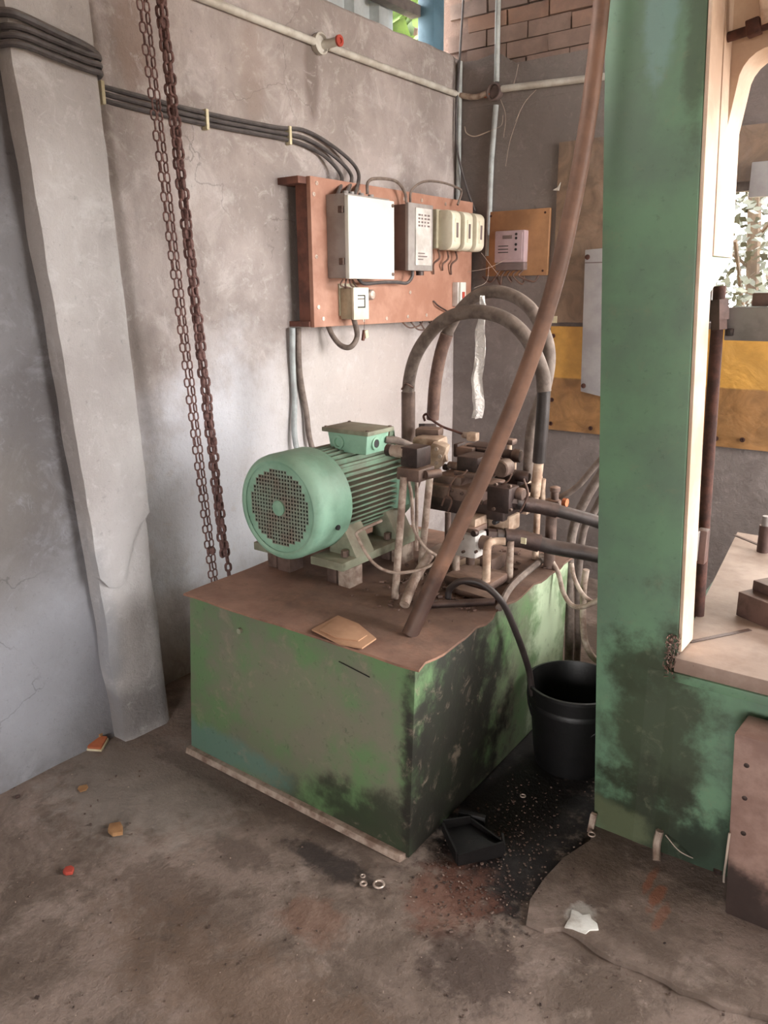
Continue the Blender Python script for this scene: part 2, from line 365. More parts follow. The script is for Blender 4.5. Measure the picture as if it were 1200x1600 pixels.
# pillar: a leaning, tapering plastered pier; upper plaster coat ends in a ragged lip
def pil(z): return 1.472 - .0591 * z, 1.668 - .0358 * z
p = MB(); nz = 70
for i in range(nz + 1):
    z = -.02 + 2.77 * i / nz; a, b = pil(z); e = .012 * noise.noise(Vector((0, 5, z * 5))); g = .012 * noise.noise(Vector((4, 5, z * 6)))
    ring = [(XN - .1, a + e * .5)]
    for k in range(9):
        t = k / 8; ring.append((-2.252 + .007 * noise.noise(Vector((t * 3, z * 4, 7))) - (.012 if k in (0, 8) else 0), a + e + (b - a - e + g) * t))
    ring.append((XW - .1, b + g * .5)); p.v += [Vector((x, y, z)) for x, y in ring]
nr = 11
for i in range(nz):
    for k in range(nr - 1): q = i * nr + k; p.f.append((q, q + 1, q + nr + 1, q + nr))
p.f.append(tuple(nz * nr + k for k in range(nr)))

pl = build(p, 'trim_1', m_pillar, kind='structure', label='tapering plastered pillar on the left wall')
low = [(.0, .64), (.12, .6), (.3, .585), (.42, .6), (.55, .68), (.68, .74), (.8, .78), (.9, .8), (1., .82)]
q = MB(); nv = 50
for i, (t, z0) in enumerate(low):
    for j in range(nv + 1):
        z = z0 + (2.75 - z0) * j / nv; a, b = pil(z)
        q.v.append(Vector((-2.232 + .006 * noise.noise(Vector((t * 3, z * 5, 2))) - (.01 if i in (0, 8) or j == 0 else 0), a - .008 + (b - a + .016) * t + .006 * noise.noise(Vector((t, z * 9, 5))), z)))
for i in range(len(low) - 1):
    for j in range(nv): k = i * (nv + 1) + j; q.f.append((k, k + nv + 1, k + nv + 2, k + 1))
for i in (0, len(low) - 1):   # returns of the coat to the core
    b0 = len(q.v)
    for j in range(nv + 1): q.v.append(q.v[i * (nv + 1) + j] + Vector((-.03, .002 if i else -.002, 0)))
    for j in range(nv): k = i * (nv + 1) + j; q.f.append((k, k + 1, b0 + j + 1, b0 + j))
b0 = len(q.v)
for i in range(len(low)): q.v.append(q.v[i * (nv + 1)] + Vector((-.03, 0, 0)))
for i in range(len(low) - 1): q.f.append((i * (nv + 1), (i + 1) * (nv + 1), b0 + i + 1, b0 + i))
build(q, 'plaster_coat', m_pillar, pl)
# back wall: plaster below, bricks above, a window opening behind the press
WX0, WX1, WZ0, WZ1 = -1.14, 1.3, 1.40, 2.03
w = MB()
for (x0, x1, z0, z1) in ((XW - .2, WX0, -.05, 2.68), (WX1, RWX + .2, -.05, 2.68), (WX0, WX1, -.05, WZ0), (WX0, WX1, WZ1, 2.68)):
    w.box(x0, x1, YB, YB + .23, z0, z1)
top = [(XW - .2, 2.68)] + [(XW + .12 * i, 2.71 - .022 * max(0, i - 2) * (i < 7) - (.08 if i >= 7 else 0) + random.uniform(-.02, .02) + (.03 if i < 3 else 0)) for i in range(43)] + [(RWX + .2, 2.68)]
top = [(x, max(z, 2.60)) for x, z in top]
w.prism([(XW - .2, 2.5), (RWX + .2, 2.5)] + [(x, z) for x, z in reversed(top)], YB - .004, YB + .05, lambda a, b, h: (a, h, b))
wb = build(w, 'wall_back', m_wallB, kind='structure', label='dark grey plastered back wall with bare brick above', flat=True)
mm = MB().box(XW - .2, RWX + .2, YB + .028, YB + .23, 2.6, ROOF)
build(mm, 'mortar_bed', m_brickm, wb)
bms = []
for i in range(3):
    b = MB(); b.cbox((0, 0, 0), .228, .06, .073)
    for v in b.v: v += Vector((random.uniform(-.004, .004), random.uniform(-.003, .003), random.uniform(-.004, .004)))
    me = bpy.data.meshes.new('brick'); me.from_pydata(b.v, [], b.f); me.materials.append(m_brick[i]); bms.append(me)
for r in range(10):
    for c in range(16):
        x = XW + .05 + c * .235 + (.117 if r % 2 else 0); z = 2.665 + r * .079
        if x > 1.0: continue
        o = link('brick', random.choice(bms), (x, YB + .036 + random.uniform(-.006, .006), z), wb); o.rotation_euler = (random.uniform(-.02, .02), 0, random.uniform(-.015, .015))
# window in the back wall
w = MB()
for x0, x1, z0, z1 in ((WX0, WX1, WZ0, WZ0 + .04), (WX0, WX1, WZ1 - .04, WZ1), (WX0, WX0 + .04, WZ0, WZ1), (WX1 - .04, WX1, WZ0, WZ1), (.1, .14, WZ0, WZ1)):
    w.box(x0, x1, YB + .1, YB + .15, z0, z1)
wf = build(w, 'window_1', m_beam, kind='structure', label='long low window in the back wall behind the press')
build(MB().box(WX0 + .035, WX1 - .035, YB + .122, YB + .126, WZ0 + .035, WZ1 - .035), 'pane', m_glass, wf)
# right wall with its big opening, front wall with a doorway, roof
w = MB()
for (y0, y1, z0, z1) in ((FWY, 2.0, -.05, ROOF), (4.0, YB + .2, -.05, ROOF), (2.0, 4.0, -.05, .7), (2.0, 4.0, 3.2, ROOF)): w.box(RWX, RWX + .2, y0, y1, z0, z1)
build(w, 'wall_right', m_plain, kind='structure')
w = MB()
for (x0, x1, z0, z1) in ((XN - .3, 0, -.05, ROOF), (1.2, RWX + .2, -.05, ROOF), (0, 1.2, 1.9, ROOF), (0, 1.2, -.05, .4)): w.box(x0, x1, FWY - .2, FWY, z0, z1)
build(w, 'wall_front', m_plain, kind='structure')
build(MB().box(XW - .6, RWX + .3, FWY - .3, YB + .3, ROOF, ROOF + .06), 'ceiling', m_roof, kind='structure')
build(MB().box(-30, 30, -30, 30, -.2, -.12), 'ground', m_ground, kind='structure')
# raised concrete pad round the press
pad = [(aZ(x, y, .012)) for x, y in ((922, 1312), (880, 1340), (850, 1372), (828, 1405), (822, 1440), (850, 1452), (880, 1448), (905, 1462), (930, 1482), (962, 1500), (1000, 1512), (1040, 1530), (1062, 1545), (1100, 1556), (1128, 1572), (1165, 1578), (1210, 1590))]
poly = [(v.x, v.y) for v in pad] + [(.6, 1.5), (.9, 1.9), (.9, 3.3), (-.70, 3.3), (-.72, 2.0)]
build(MB().prism(poly, -.01, .013), 'floor_pad', m_pad, kind='structure', bevel=.004, label='slightly raised cracked concrete pad under the green press')
# above the left wall: corrugated sheet, rail, blue post, plant outside
c = MB(); pr = []
y = 1.6
while y < 3.65:
    pr += [(y, 0), (y + .085, 0), (y + .10, .05), (y + .185, .05)]; y += .2
for i, (yy, dx) in enumerate(pr):
    c.v += [Vector((XW - .19 - dx, yy, 2.757)), Vector((XW - .19 - dx, yy, 3.4)), Vector((XW - .192 - dx, yy, 2.757)), Vector((XW - .192 - dx, yy, 3.4))]
for i in range(len(pr) - 1): k = 4 * i; c.f += [(k, k + 4, k + 5, k + 1), (k + 2, k + 3, k + 7, k + 6)]
build(c, 'corrugated_sheet', m_corr, label='pale corrugated sheet closing the gap above the left wall', cat='corrugated sheet', flat=True)
build(MB().box(XW - .18, XW - .12, 1.6, 3.87, 2.93, 2.985), 'wooden_rail', m_beam, label='dark horizontal rail crossing the corrugated sheet', cat='rail', bevel=.004)
build(MB().box(XW - .14, XW - .04, 3.87, 3.97, 2.75, ROOF), 'blue_post', m_blue, label='blue painted post standing on the left wall at the corner', cat='post', bevel=.006)
def tree(name, base, h, spread, n, label, ls, lm=None):
    root = empty(name, base, label, 'tree', None); b = Vector(base)
    t = MB().sweep(smooth([b, b + Vector((.05, .03, h * .4)), b + Vector((-.03, 0, h * .8))], 4), .05, 8)
    for k in range(7):
        a = k * 2.4; t.sweep([b + Vector((0, 0, h * (.35 + .06 * k))), b + Vector((math.cos(a) * spread * .7, math.sin(a) * spread * .7, h * (.5 + .07 * k)))], .015, 5)
    build(t, 'trunk', m_bark, root)
    f = MB()
    for k in range(n):
        a = random.uniform(0, 6.28); r = spread * math.sqrt(random.random()); z = h * random.uniform(.3, 1.0)
        c0 = b + Vector((math.cos(a) * r, math.sin(a) * r, z)); d = Vector((random.uniform(-1, 1), random.uniform(-1, 1), random.uniform(-.8, .3))).normalized() * ls
        s = d.orthogonal().normalized() * ls * .28; f.add([c0, c0 + d * .5 + s, c0 + d, c0 + d * .5 - s], [(0, 1, 2, 3)])
    tag(build(f, 'foliage', lm or m_leaf, root, flat=True), kind='stuff')
tree('garden_tree', (-1.5, 6.6, -.12), 3.1, 1.1, 5200, 'leafy tree seen through the window behind the press', .085, m_leafd)
tree('garden_plant', (-3.45, 4.75, -.12), 3.8, .6, 900, 'bright green plant outside beside the blue post', .3)
# ------------------------------------------------------------------ conduits and cables
zc = 2.578
build(MB().sweep([(XW + .016, 1.72, zc + .02), (XW + .016, 2.87, zc)], .016, 12), 'conduit_pipe', m_pvc, label='white conduit on the left wall, length left of the round junction box', cat='conduit')
build(MB().sweep([(XW + .016, 2.95, zc), (XW + .016, YB - .03, zc - .005)], .016, 12), 'conduit_pipe', m_pvc, label='white conduit on the left wall between round junction box and corner', cat='conduit')
j = empty('junction_box', (XW, 2.9, zc), 'round white junction box with orange outlet on the left wall conduit', 'junction box')
build(MB().lathe((XW, 2.9, zc), [(.04, -.001), (.043, .012), (.043, .028), (.036, .03), (.033, .016), (.01, .015)], 28, 'X'), 'ring', m_pvc, j, bevel=0)
build(MB().cyl((XW + .01, 2.925, zc), (XW + .09, 2.94, zc + .008), .018, 16), 'outlet', m_pvc, j)
build(MB().lathe((XW + .09, 2.94, zc + .008), [(.023, -.004), (.023, .006), (.011, .007), (.011, .001)], 18, 'X'), 'outlet_ring', m_chipr, j)
build(tube([(XW + .03, YB - .02, zc - .01), (XW + .12, YB - .018, zc - .03), (XW + .2, YB - .016, zc - .02)], .015, 10), 'conduit_pipe', m_pipe, label='short dusty conduit bend from the corner to the round back wall box', cat='conduit')
build(MB().sweep([(-2.22, YB - .017, 2.565), (-1.5, YB - .017, 2.535), (.4, YB - .017, 2.46)], .017, 12), 'conduit_pipe', m_pvc, label='horizontal dusty white conduit along the back wall, passing behind the press column', cat='conduit')
j = empty('junction_box', (-2.262, YB, 2.556), 'round dark open junction box where conduits cross on the back wall', 'junction box')
build(MB().lathe((-2.262, YB, 2.556), [(.044, 0), (.044, -.034), (.036, -.036), (.034, -.012), (.005, -.012)], 26, 'Y'), 'ring', m_greyd, j)
build(MB().cbox((-2.32, YB - .012, 2.548), .05, .018, .02, 0, 0, .15), 'orange_stub', m_chipo, j)
build(MB().sweep([aY(779, -40, YB - .016), aY(776, 128, YB - .016)], .0145, 12), 'conduit_pipe', m_pvcg, label='upright blue-grey conduit above the round back wall box', cat='conduit')
build(MB().sweep([aY(775, 164, YB - .016), aY(768, 250, YB - .016), aY(762, 400, YB - .016)], .0145, 12), 'conduit_pipe', m_pvcg, label='upright blue-grey conduit running down from the box to the meter board', cat='conduit')
build(MB().sweep([aY(719, 96, YB - .02), aY(716, 300, YB - .02), aY(713, 420, YB - .02)], .013, 12), 'conduit_pipe', m_pvcg, label='upright blue-grey conduit in the room corner behind the switch board', cat='conduit')
build(tube([aY(728, -60, YB - .02), aY(718, 96, YB - .045), aY(713, 170, YB - .045), aY(714, 230, YB - .045), aY(728, 290, YB - .03), aY(742, 330, YB - .02)], .006, 8), 'cable', m_cable, label='thin black cable hanging down the room corner beside the conduit', cat='cable')
build(tube([aY(726, 198, YB - .01), aY(729, 208, YB - .03), aY(742, 213, YB - .035), aY(765, 205, YB - .02)], .003, 6), 'wire', m_web, label='pale loose wire curling off the upright back wall conduit', cat='wire')
ends = [(527, 298, -2.34), (540, 297, -2.34), (554, 300, -2.34)]
lab = ['lowest of the three cables along the left wall, joining the white box first', 'middle of the three cables along the left wall to the white box', 'topmost of the three cables along the left wall to the white box']
for k in range(3):
    dz = .021 * (k - 1)
    f1 = [(XN + .014, .7, 2.225 + dz), (XN + .014, pil(2.2)[0] - .09, 2.222 + dz), (XN + .05, pil(2.2)[0] - .04, 2.222 + dz), (-2.222, pil(2.2)[0] - .016, 2.222 + dz), (-2.206, pil(2.2)[0] + .02, 2.22 + dz), (-2.207, 1.42, 2.213 + dz), (-2.21, 1.54, 2.2 + dz), (-2.235, 1.605, 2.2 + dz)]
    f2 = [(XW + .014, 1.70, 2.205 + dz), (XW + .014, 1.95, 2.19 + dz), (XW + .014, 2.25, 2.185 + dz * .9), (XW + .014, 2.6, 2.19 + dz * .9)]
    if k == 0: f3 = [(XW + .014, 2.78, 2.185 + dz), (XW + .03, 2.9, 2.13), (XW + .08, 2.95, 2.05)]
    elif k == 1: f3 = [(XW + .014, 2.8, 2.19 + dz), (XW + .03, 2.96, 2.14), (XW + .08, 3.02, 2.06)]
    else: f3 = [(XW + .014, 2.8, 2.2 + dz), (XW + .03, 3.0, 2.165), (XW + .08, 3.07, 2.08)]
    f3.append(aX(ends[k][0], ends[k][1] + 8, -2.30))
    build(tube(f1 + f2 + f3, .0085, 8), 'cable', m_cable, label=lab[k], cat='cable', group='three cables along the left wall')
build(tube([(XN + .012, .7, 2.29), (XN + .014, 1.24, 2.285), (XN + .05, 1.30, 2.28), (-2.22, 1.325, 2.275), (-2.205, 1.36, 2.268), (-2.204, 1.45, 2.252), (-2.207, 1.55, 2.235), (-2.25, 1.61, 2.225), (XW + .03, 1.72, 2.235)], .012, 8), 'cable', m_cable, label='thicker black cable above the others, crossing only the pillar', cat='cable')
for (x, y, l) in ((154, 144, 'pale cable clip on the left wall just right of the pillar'), (317, 186, 'pale cable clip on the left wall right of the thick chain'), (447, 211, 'pale cable clip on the left wall up from the switch board')):
    v = aX(x, y, XW); build(MB().box(XW, XW + .028, v.y - .007, v.y + .007, v.z - .04, v.z + .032), 'cable_clip', m_clip, label=l, cat='clip', bevel=.003)
# ------------------------------------------------------------------ switch board on the left wall
bd = empty('switch_board', (XW, 3.33, 1.40), 'red-brown wooden switch board carrying boxes on the left wall', 'board')
build(MB().box(-2.382, -2.36, 2.67, 4.0, 1.405, 2.02), 'panel', m_wood, bd, bevel=.002)
build(MB().box(-2.45, -2.382, 2.675, 2.70, 1.41, 2.015), 'side_batten', m_woodd, bd, bevel=.002)
build(MB().box(-2.5, -2.382, 2.62, 3.98, 1.99, 2.018), 'top_batten', m_woodd, bd, bevel=.002)
build(MB().box(-2.5, -2.382, 2.66, 3.98, 1.407, 1.43), 'bottom_batten', m_woodd, bd, bevel=.002)
sm = None
for (y, z) in [(2.71, 1.995), (2.69, 1.95), (2.695, 1.7), (2.70, 1.49), (2.73, 1.44), (3.02, 1.425), (3.2, 1.428), (3.38, 1.432), (3.55, 1.435), (3.4, 1.55), (3.0, 1.985), (3.35, 1.985), (3.5, 1.99), (3.72, 1.99), (2.93, 1.99)]:
    if sm is None:
        o = build(MB().lathe((-2.36, y, z), [(.009, -.001), (.009, .0025), (.003, .003), (.003, .001)], 12, 'X'), 'screw_washer', m_brass, bd); sm = o.data
    else: link('screw_washer', sm, (-2.36 + .001, y, z - .009), bd)
# white control box
b = empty('control_box', (-2.36, 3.0, 1.61), 'large white control box on the switch board', 'electrical box')
build(MB().box(-2.36, -2.256, 2.768, 3.09, 1.612, 1.955), 'body', m_greyb, b, bevel=.004)
build(MB().box(-2.256, -2.235, 2.764, 3.094, 1.608, 1.945), 'lid', m_white, b, bevel=.003)
for (y, z) in ((3.08, 1.925), (3.08, 1.63)): build(MB().lathe((-2.235, y, z), [(.008, 0), (.008, .004), (.003, .005)], 12, 'X'), 'screw', m_steel, b)
for z in (1.89, 1.68): build(MB().box(-2.285, -2.262, 2.755, 2.768, z - .014, z + .014), 'hinge', m_steel, b, bevel=.002)
for y in (2.84, 2.88, 2.95, 3.02): build(MB().cyl((-2.31, y, 1.955), (-2.31, y, 1.972), .013, 12), 'gland', m_greyb, b)
# grey starter box
b = empty('starter_box', (-2.36, 3.35, 1.66), 'grey starter box between the white control box and the fuse holders', 'electrical box')
build(MB().box(-2.36, -2.275, 3.25, 3.44, 1.655, 1.95), 'body', m_greyd, b, bevel=.004)
build(MB().box(-2.275, -2.255, 3.235, 3.445, 1.65, 1.955), 'lid', m_greyb, b, bevel=.004)
build(MB().box(-2.256, -2.25, 3.29, 3.425, 1.675, 1.935), 'face_plate', m_whites, b, bevel=.001)
pr_ = MB()
for r in range(4):
    for c in range(4): pr_.box(-2.2502, -2.249, 3.31 + c * .026, 3.31 + c * .026 + random.uniform(.008, .02), 1.90 - r * .016, 1.908 - r * .016)
for r in range(3): pr_.box(-2.2502, -2.249, 3.31, 3.31 + random.uniform(.04, .08), 1.70 + r * .014, 1.705 + r * .014)
build(pr_, 'printing', m_taupe, b, flat=True)
build(MB().cyl((-2.30, 3.4, 1.655), (-2.30, 3.4, 1.63), .02, 12), 'gland', m_valved, b)
# fuse holders
for k in range(3):
    y = 3.5 + k * .118
    lb = ['first of three ivory fuse holders, next to the grey starter box', 'middle one of the three ivory fuse holders', 'last of three ivory fuse holders, nearest the back wall'][k]
    b = empty('fuse_holder', (-2.36, y + .05, 1.755), lb, 'fuse holder', 'three ivory fuse holders')
    build(MB().box(-2.36, -2.27, y, y + .108, 1.76, 1.945), 'base', m_ivoryd, b, bevel=.006)
    n = 6; prof = []
    x0, x1, z0, z1, r = -2.27, -2.19, 1.752, 1.94, .035
    pts = [(x0, z0), (x1 - r, z0)] + [(x1 - r + r * math.sin(a * math.pi / 12), z0 + r - r * math.cos(a * math.pi / 12)) for a in range(1, 7)] + [(x1 - r + r * math.cos(a * math.pi / 12), z1 - r + r * math.sin(a * math.pi / 12)) for a in range(0, 7)] + [(x0, z1)]
    build(MB().prism(pts, y + .02, y + .1, lambda a, bb, h: (a, h, bb)), 'carrier', m_ivory, b, bevel=.006)
    g = build(MB().box(-2.192, -2.186, y + .042, y + .076, 1.79, 1.9), 'grip', m_ivory, b, bevel=.003)
    build(MB().box(-2.187, -2.1845, y + .05, y + .068, 1.81, 1.88), 'slot', m_taupe, g)
for k in range(4):
    y = 3.52 + k * .085
    build(tube([(-2.33, y, 1.765), (-2.325, y + .01, 1.72), (-2.34, y - .02, 1.69), (-2.35, y - .005, 1.66 - .02 * (k % 2))], .005, 6), 'wire', m_wire, label=['leftmost', 'second from left', 'third from left', 'rightmost'][k] + ' of four short wires hanging under the fuse holders', cat='wire', group='wires under the fuse holders')
# small switch, push button, socket
b = empty('isolator_switch', (-2.36, 2.88, 1.43), 'small cream isolator switch below the white control box', 'switch')
build(MB().box(-2.36, -2.352, 2.835, 2.96, 1.45, 1.59), 'back_plate', m_ivoryd, b, bevel=.002)
build(MB().box(-2.352, -2.285, 2.84, 2.945, 1.435, 1.57), 'body', m_ivoryd, b, bevel=.004)
lid = build(MB().box(-2.285, -2.272, 2.838, 2.947, 1.433, 1.572), 'lid', m_ivory, b, bevel=.003)
s_ = MB()
for (y0, y1, z0, z1) in ((2.865, 2.918, 1.535, 1.54), (2.865, 2.918, 1.521, 1.525), (2.913, 2.919, 1.484, 1.535), (2.865, 2.918, 1.484, 1.49)): s_.box(-2.2725, -2.2705, y0, y1, z0, z1)
build(s_, 'marking', m_black, lid, flat=True)
b = empty('push_button', (-2.36, 3.02, 1.53), 'round chrome push button beside the cream isolator switch', 'button')
build(MB().cyl((-2.36, 3.02, 1.54), (-2.33, 3.02, 1.54), .026, 20), 'collar', m_greyd, b)
build(MB().lathe((-2.33, 3.02, 1.54), [(.022, 0), (.024, .02), (.018, .026), (.004, .027)], 20, 'X'), 'cap', m_brass, b)
b = empty('socket', (-2.36, 3.83, 1.47), 'small white socket at the right end of the switch board', 'socket')
build(MB().box(-2.36, -2.325, 3.80, 3.87, 1.475, 1.60), 'body', m_whites, b, bevel=.003)
build(MB().box(-2.325, -2.312, 3.81, 3.865, 1.49, 1.6), 'face', m_white, b, bevel=.003)
build(MB().box(-2.3125, -2.31, 3.825, 3.85, 1.515, 1.55), 'rocker', m_chipr, b)
build(tube([aX(574, 303, -2.31), aX(575, 285, -2.31), aX(588, 279, -2.31), aX(618, 283, -2.31), aX(632, 300, -2.31), aX(635, 317, -2.31)], .007, 8), 'cable', m_hose, label='bent cable arching from white control box to grey starter box', cat='cable')
build(tube([aX(641, 318, -2.31), aX(643, 298, -2.31), aX(662, 284, -2.31), aX(690, 285, -2.31), aX(716, 294, -2.31), aX(721, 302, -2.31), aX(715, 320, -2.31)], .006, 8), 'cable', m_hose, label='bent cable arching from grey starter box to fuse holders', cat='cable')
build(tube([aX(560, 436, -2.31), aX(570, 443, -2.31), aX(600, 441, -2.31), aX(620, 441, -2.31), aX(636, 442, -2.30), aX(644, 432, -2.30), aX(644, 420, -2.30)], .008, 8), 'cable', m_cable, label='dark cable looping below from white control box to grey starter box', cat='cable')
build(tube([aX(553, 498, -2.30), aX(558, 525, -2.31), aX(548, 542, -2.33), aX(533, 540, -2.38), aX(520, 525, -2.42), aX(512, 508, -2.45)], .0125, 10), 'flexible_conduit', m_hose, label='grey flexible conduit looping under the cream isolator switch', cat='conduit')
for k in range(4):
    build(tube([aX(536 + k * 5, 437, -2.3), aX(532 + k * 8, 445 + 2 * (k % 2), -2.28), aX(540 + k * 7, 450, -2.3)], .004, 6), 'wire', m_wire, label=['leftmost', 'second', 'third', 'rightmost'][k] + ' of the bare wire ends between white control box and isolator', cat='wire', group='wire ends above the isolator')
t = empty('hanging_tag', aX(571, 530, -2.36), 'small pale tag dangling on a thread below the switch board', 'tag')
build(MB().sweep([aX(570, 488, -2.3), aX(569, 515, -2.36)], .0012, 5), 'thread', m_wire, t)
build(MB().cbox(aX(572, 522, -2.36), .012, .022, .035, 0, .2), 'tag_body', m_clip, t, bevel=.002)
build(MB().cbox(aX(568, 524, -2.365), .012, .014, .05, 0, -.25), 'pin', m_woodd, t, bevel=.003)
for k, (x, l) in enumerate(((457, 'left'), (466, 'right'))):
    v0, v1 = aX(x, 512, XW + .03), aX(x + (8 if k == 0 else 24), 705, XW + .04)
    build(tube([v0, aX(x, 560, XW + .02) if k == 0 else aX(x + 2, 580, XW + .02), aX(x + 3, 620, XW + .02) if k == 0 else aX(x + 12, 640, XW + .02), v1, v1 + Vector((.1, .1, -.25)), v1 + Vector((.3, .2, -.35 if k else -.3))], .013, 10), 'conduit_pipe', m_pvcg if k == 0 else m_hose, label=l + ' one of two grey pipes dropping from the switch board behind the motor', cat='conduit', group='two pipes below the switch board')
for k in range(5):
    a0 = aX(628 + k * 14, 503, -2.42)
    build(tube([a0, a0 + Vector((.02, .04, -.03 - .01 * (k % 3))), a0 + Vector((.03, .12, -.02 - .015 * (k % 2))), a0 + Vector((0, .2, .01))], .004, 6), 'wire', m_wire, label=['leftmost', 'second from left', 'middle', 'second from right', 'rightmost'][k] + ' dusty wire of the tangle under the switch board', cat='wire', group='wire tangle under the switch board')
build(tube([aX(677, 470, -2.355), aX(685, 478, -2.34), aX(700, 487, -2.34), aX(712, 495, -2.35)], .004, 6), 'wire', m_valved, label='short dark wire end stuck to the switch board near the socket', cat='wire')
# ------------------------------------------------------------------ meter on the back wall
b = empty('meter_board', (-2.1, YB, 1.63), 'small square plywood board on the back wall behind the meter', 'board')
build(MB().box(-2.285, -1.915, YB - .025, YB, 1.632, 1.967), 'panel', m_ply, b, bevel=.003)
for (x, z) in ((-2.26, 1.945), (-1.94, 1.945), (-1.94, 1.655)): build(MB().lathe((x, YB - .025, z), [(.006, .001), (.006, -.002), (.002, -.003)], 10, 'Y'), 'nail_head', m_rustd, b)
b = empty('energy_meter', (-2.11, YB - .025, 1.66), 'pinkish electricity meter on the plywood board', 'meter')
build(MB().box(-2.205, -2.03, YB - .075, YB - .025, 1.70, 1.862), 'body', m_pink, b, bevel=.006)
build(MB().box(-2.2, -2.04, YB - .079, YB - .074, 1.715, 1.85), 'face', m_pink, b, bevel=.002)
build(MB().box(-2.155, -2.10, YB - .081, YB - .078, 1.82, 1.838), 'display', m_taupe, b)
d_ = MB()
for k, (x, z) in enumerate(((-2.075, 1.842), (-2.075, 1.822), (-2.075, 1.79), (-2.075, 1.765))): d_.lathe((x, YB - .079, z), [(.007, 0), (.007, -.002), (.0045 if k > 1 else .001, -.0021)], 12, 'Y')
for k in range(3): d_.box(-2.18, -2.12, YB - .0805, YB - .079, 1.75 + k * .016, 1.754 + k * .016)
build(d_, 'dial_marks', m_black, b, flat=True)
build(MB().box(-2.2, -2.03, YB - .07, YB - .025, 1.66, 1.70), 'terminal_cover', m_taupe, b, bevel=.005)
for k in range(5):
    x = -2.18 + k * .035
    build(tube([(x, YB - .05, 1.662), (x - .02, YB - .06, 1.63), (x - .06 + .03 * k, YB - .05, 1.6 - .012 * (k % 2)), (x - .12 + .05 * k, YB - .03, 1.63)], .005, 6), 'wire', m_wire, label=['leftmost', 'second from left', 'middle', 'second from right', 'rightmost'][k] + ' brown wire of the bunch under the meter', cat='wire', group='wire bunch under the meter')
wb_ = MB()
for (p0, p1, p2) in (((752, 395, 3.9), (775, 425, 3.95), (783, 433, 4.0)), ((730, 425, 3.85), (765, 418, 3.9), (800, 400, 4.0)), ((741, 450, 3.85), (760, 440, 3.9), (764, 415, 3.95)), ((778, 430, 4.0), (788, 405, 4.0), (792, 385, 4.0)), ((787, 215, 4.02), (790, 180, 4.02), (782, 155, 4.02)), ((805, 190, 4.02), (820, 160, 4.02), (838, 140, 4.02)), ((765, 205, 4.02), (783, 196, 4.02), (786, 180, 4.02)), ((790, 260, 4.02), (797, 220, 4.02), (812, 175, 4.02)), ((800, 140, 4.02), (806, 120, 4.02), (810, 100, 4.02))):
    wb_.sweep(smooth([aY(*p0), aY(*p1), aY(*p2)], 5), .0009, 5)
build(wb_, 'cobweb', m_web, kind='stuff', label='dusty cobweb threads about the meter and back wall conduit', cat='cobweb')
# ------------------------------------------------------------------ sheets on the back wall
def sheet(x0, x1, z0, z1, y, name, mat, label, amp=.006, seed=0):
    g = MB(); nu, nv = 60, 30
    for s_i in (0, 1):
        for i in range(nu + 1):
            for k in range(nv + 1):
                u, v = x0 + (x1 - x0) * i / nu, z0 + (z1 - z0) * k / nv
                h = amp * (noise.noise(Vector((u * 5 + seed, v * 1.5, 0))) + .5 * noise.noise(Vector((u * 11, v * 6, seed + 4))))
                g.v.append(Vector((u, y + h - .003 * s_i, v)))
    B = (nu + 1) * (nv + 1)
    for s_i in (0, 1):
        for i in range(nu):
            for k in range(nv): q = s_i * B + i * (nv + 1) + k; g.f.append((q, q + nv + 1, q + nv + 2, q + 1))
    root = empty(name, ((x0 + x1) / 2, y, z0), label, 'tarpaulin')
    build(g, 'sheet', mat, root); return root
sh = sheet(-1.885, WX0 + .02, 1.39, 2.275, YB - .014, 'tan_tarpaulin', m_tan, 'dull tan sheet on the back wall above the orange one')
build(MB().prism([(-1.905, 2.05), (-1.87, 2.045), (-1.862, 2.085), (-1.878, 2.062)], YB - .024, YB - .021, lambda a, b, h: (a, h, b)), 'torn_patch', m_lime, sh)
sheet(WX0, .3, 2.02, 2.25, YB - .014, 'tan_tarpaulin', m_tan, 'tan sheet strip over the window behind the press', seed=5)
sh = sheet(-1.88, .3, .815, 1.37, YB - .016, 'orange_tarpaulin', m_orange, 'orange yellow sheet hanging low on the back wall', seed=9)
em = None
for (x, z) in ((-1.86, 1.32), (-1.85, .98), (-1.85, .85), (-1.62, .845), (-1.3, .84), (-.98, .855), (-.86, .86), (-1.6, 1.35), (-1.2, 1.35)):
    if em is None:
        o = build(MB().lathe((x, YB - .026, z), [(.011, 0), (.012, -.004), (.006, -.005), (.006, -.001)], 14, 'Y'), 'eyelet', m_rustd, sh); em = o.data
    else: link('eyelet', em, (x, YB - .028, z - .012), sh)
build(MB().cbox((-1.865, YB - .02, 1.405), .035, .006, .035), 'paper_scrap', m_clip, label='small pale paper scrap pinned between the tan and orange sheets', cat='paper')
b = empty('metal_strip', (-1.64, YB - .05, 1.0), 'grey upright strip hanging over the sheets left of the press column', 'strip')
build(MB().hexa([(-1.675, YB - .06, 1.04), (-1.5, YB - .06, 1.01), (-1.5, YB - .035, 1.01), (-1.675, YB - .035, 1.04), (-1.695, YB - .06, 1.75), (-1.5, YB - .06, 1.76), (-1.5, YB - .035, 1.76), (-1.695, YB - .035, 1.75)]), 'strip_body', m_plate, b, bevel=.003)
for (x, z) in ((-1.68, 1.715), (-1.66, 1.07)): build(MB().lathe((x, YB - .06, z), [(.014, .002), (.012, -.006), (.004, -.009)], 10, 'Y'), 'bolt', m_rustd, b)
build(MB().box(-1.69, -1.5, YB - .0625, YB - .059, 1.685, 1.69), 'crease', m_taupe, b)
build(MB().box(-.945, -.8, YB - .06, YB - .03, 1.945, 2.09), 'dark_plaque', m_plate, label='small grey square plate in front of the window', cat='plate', bevel=.004)
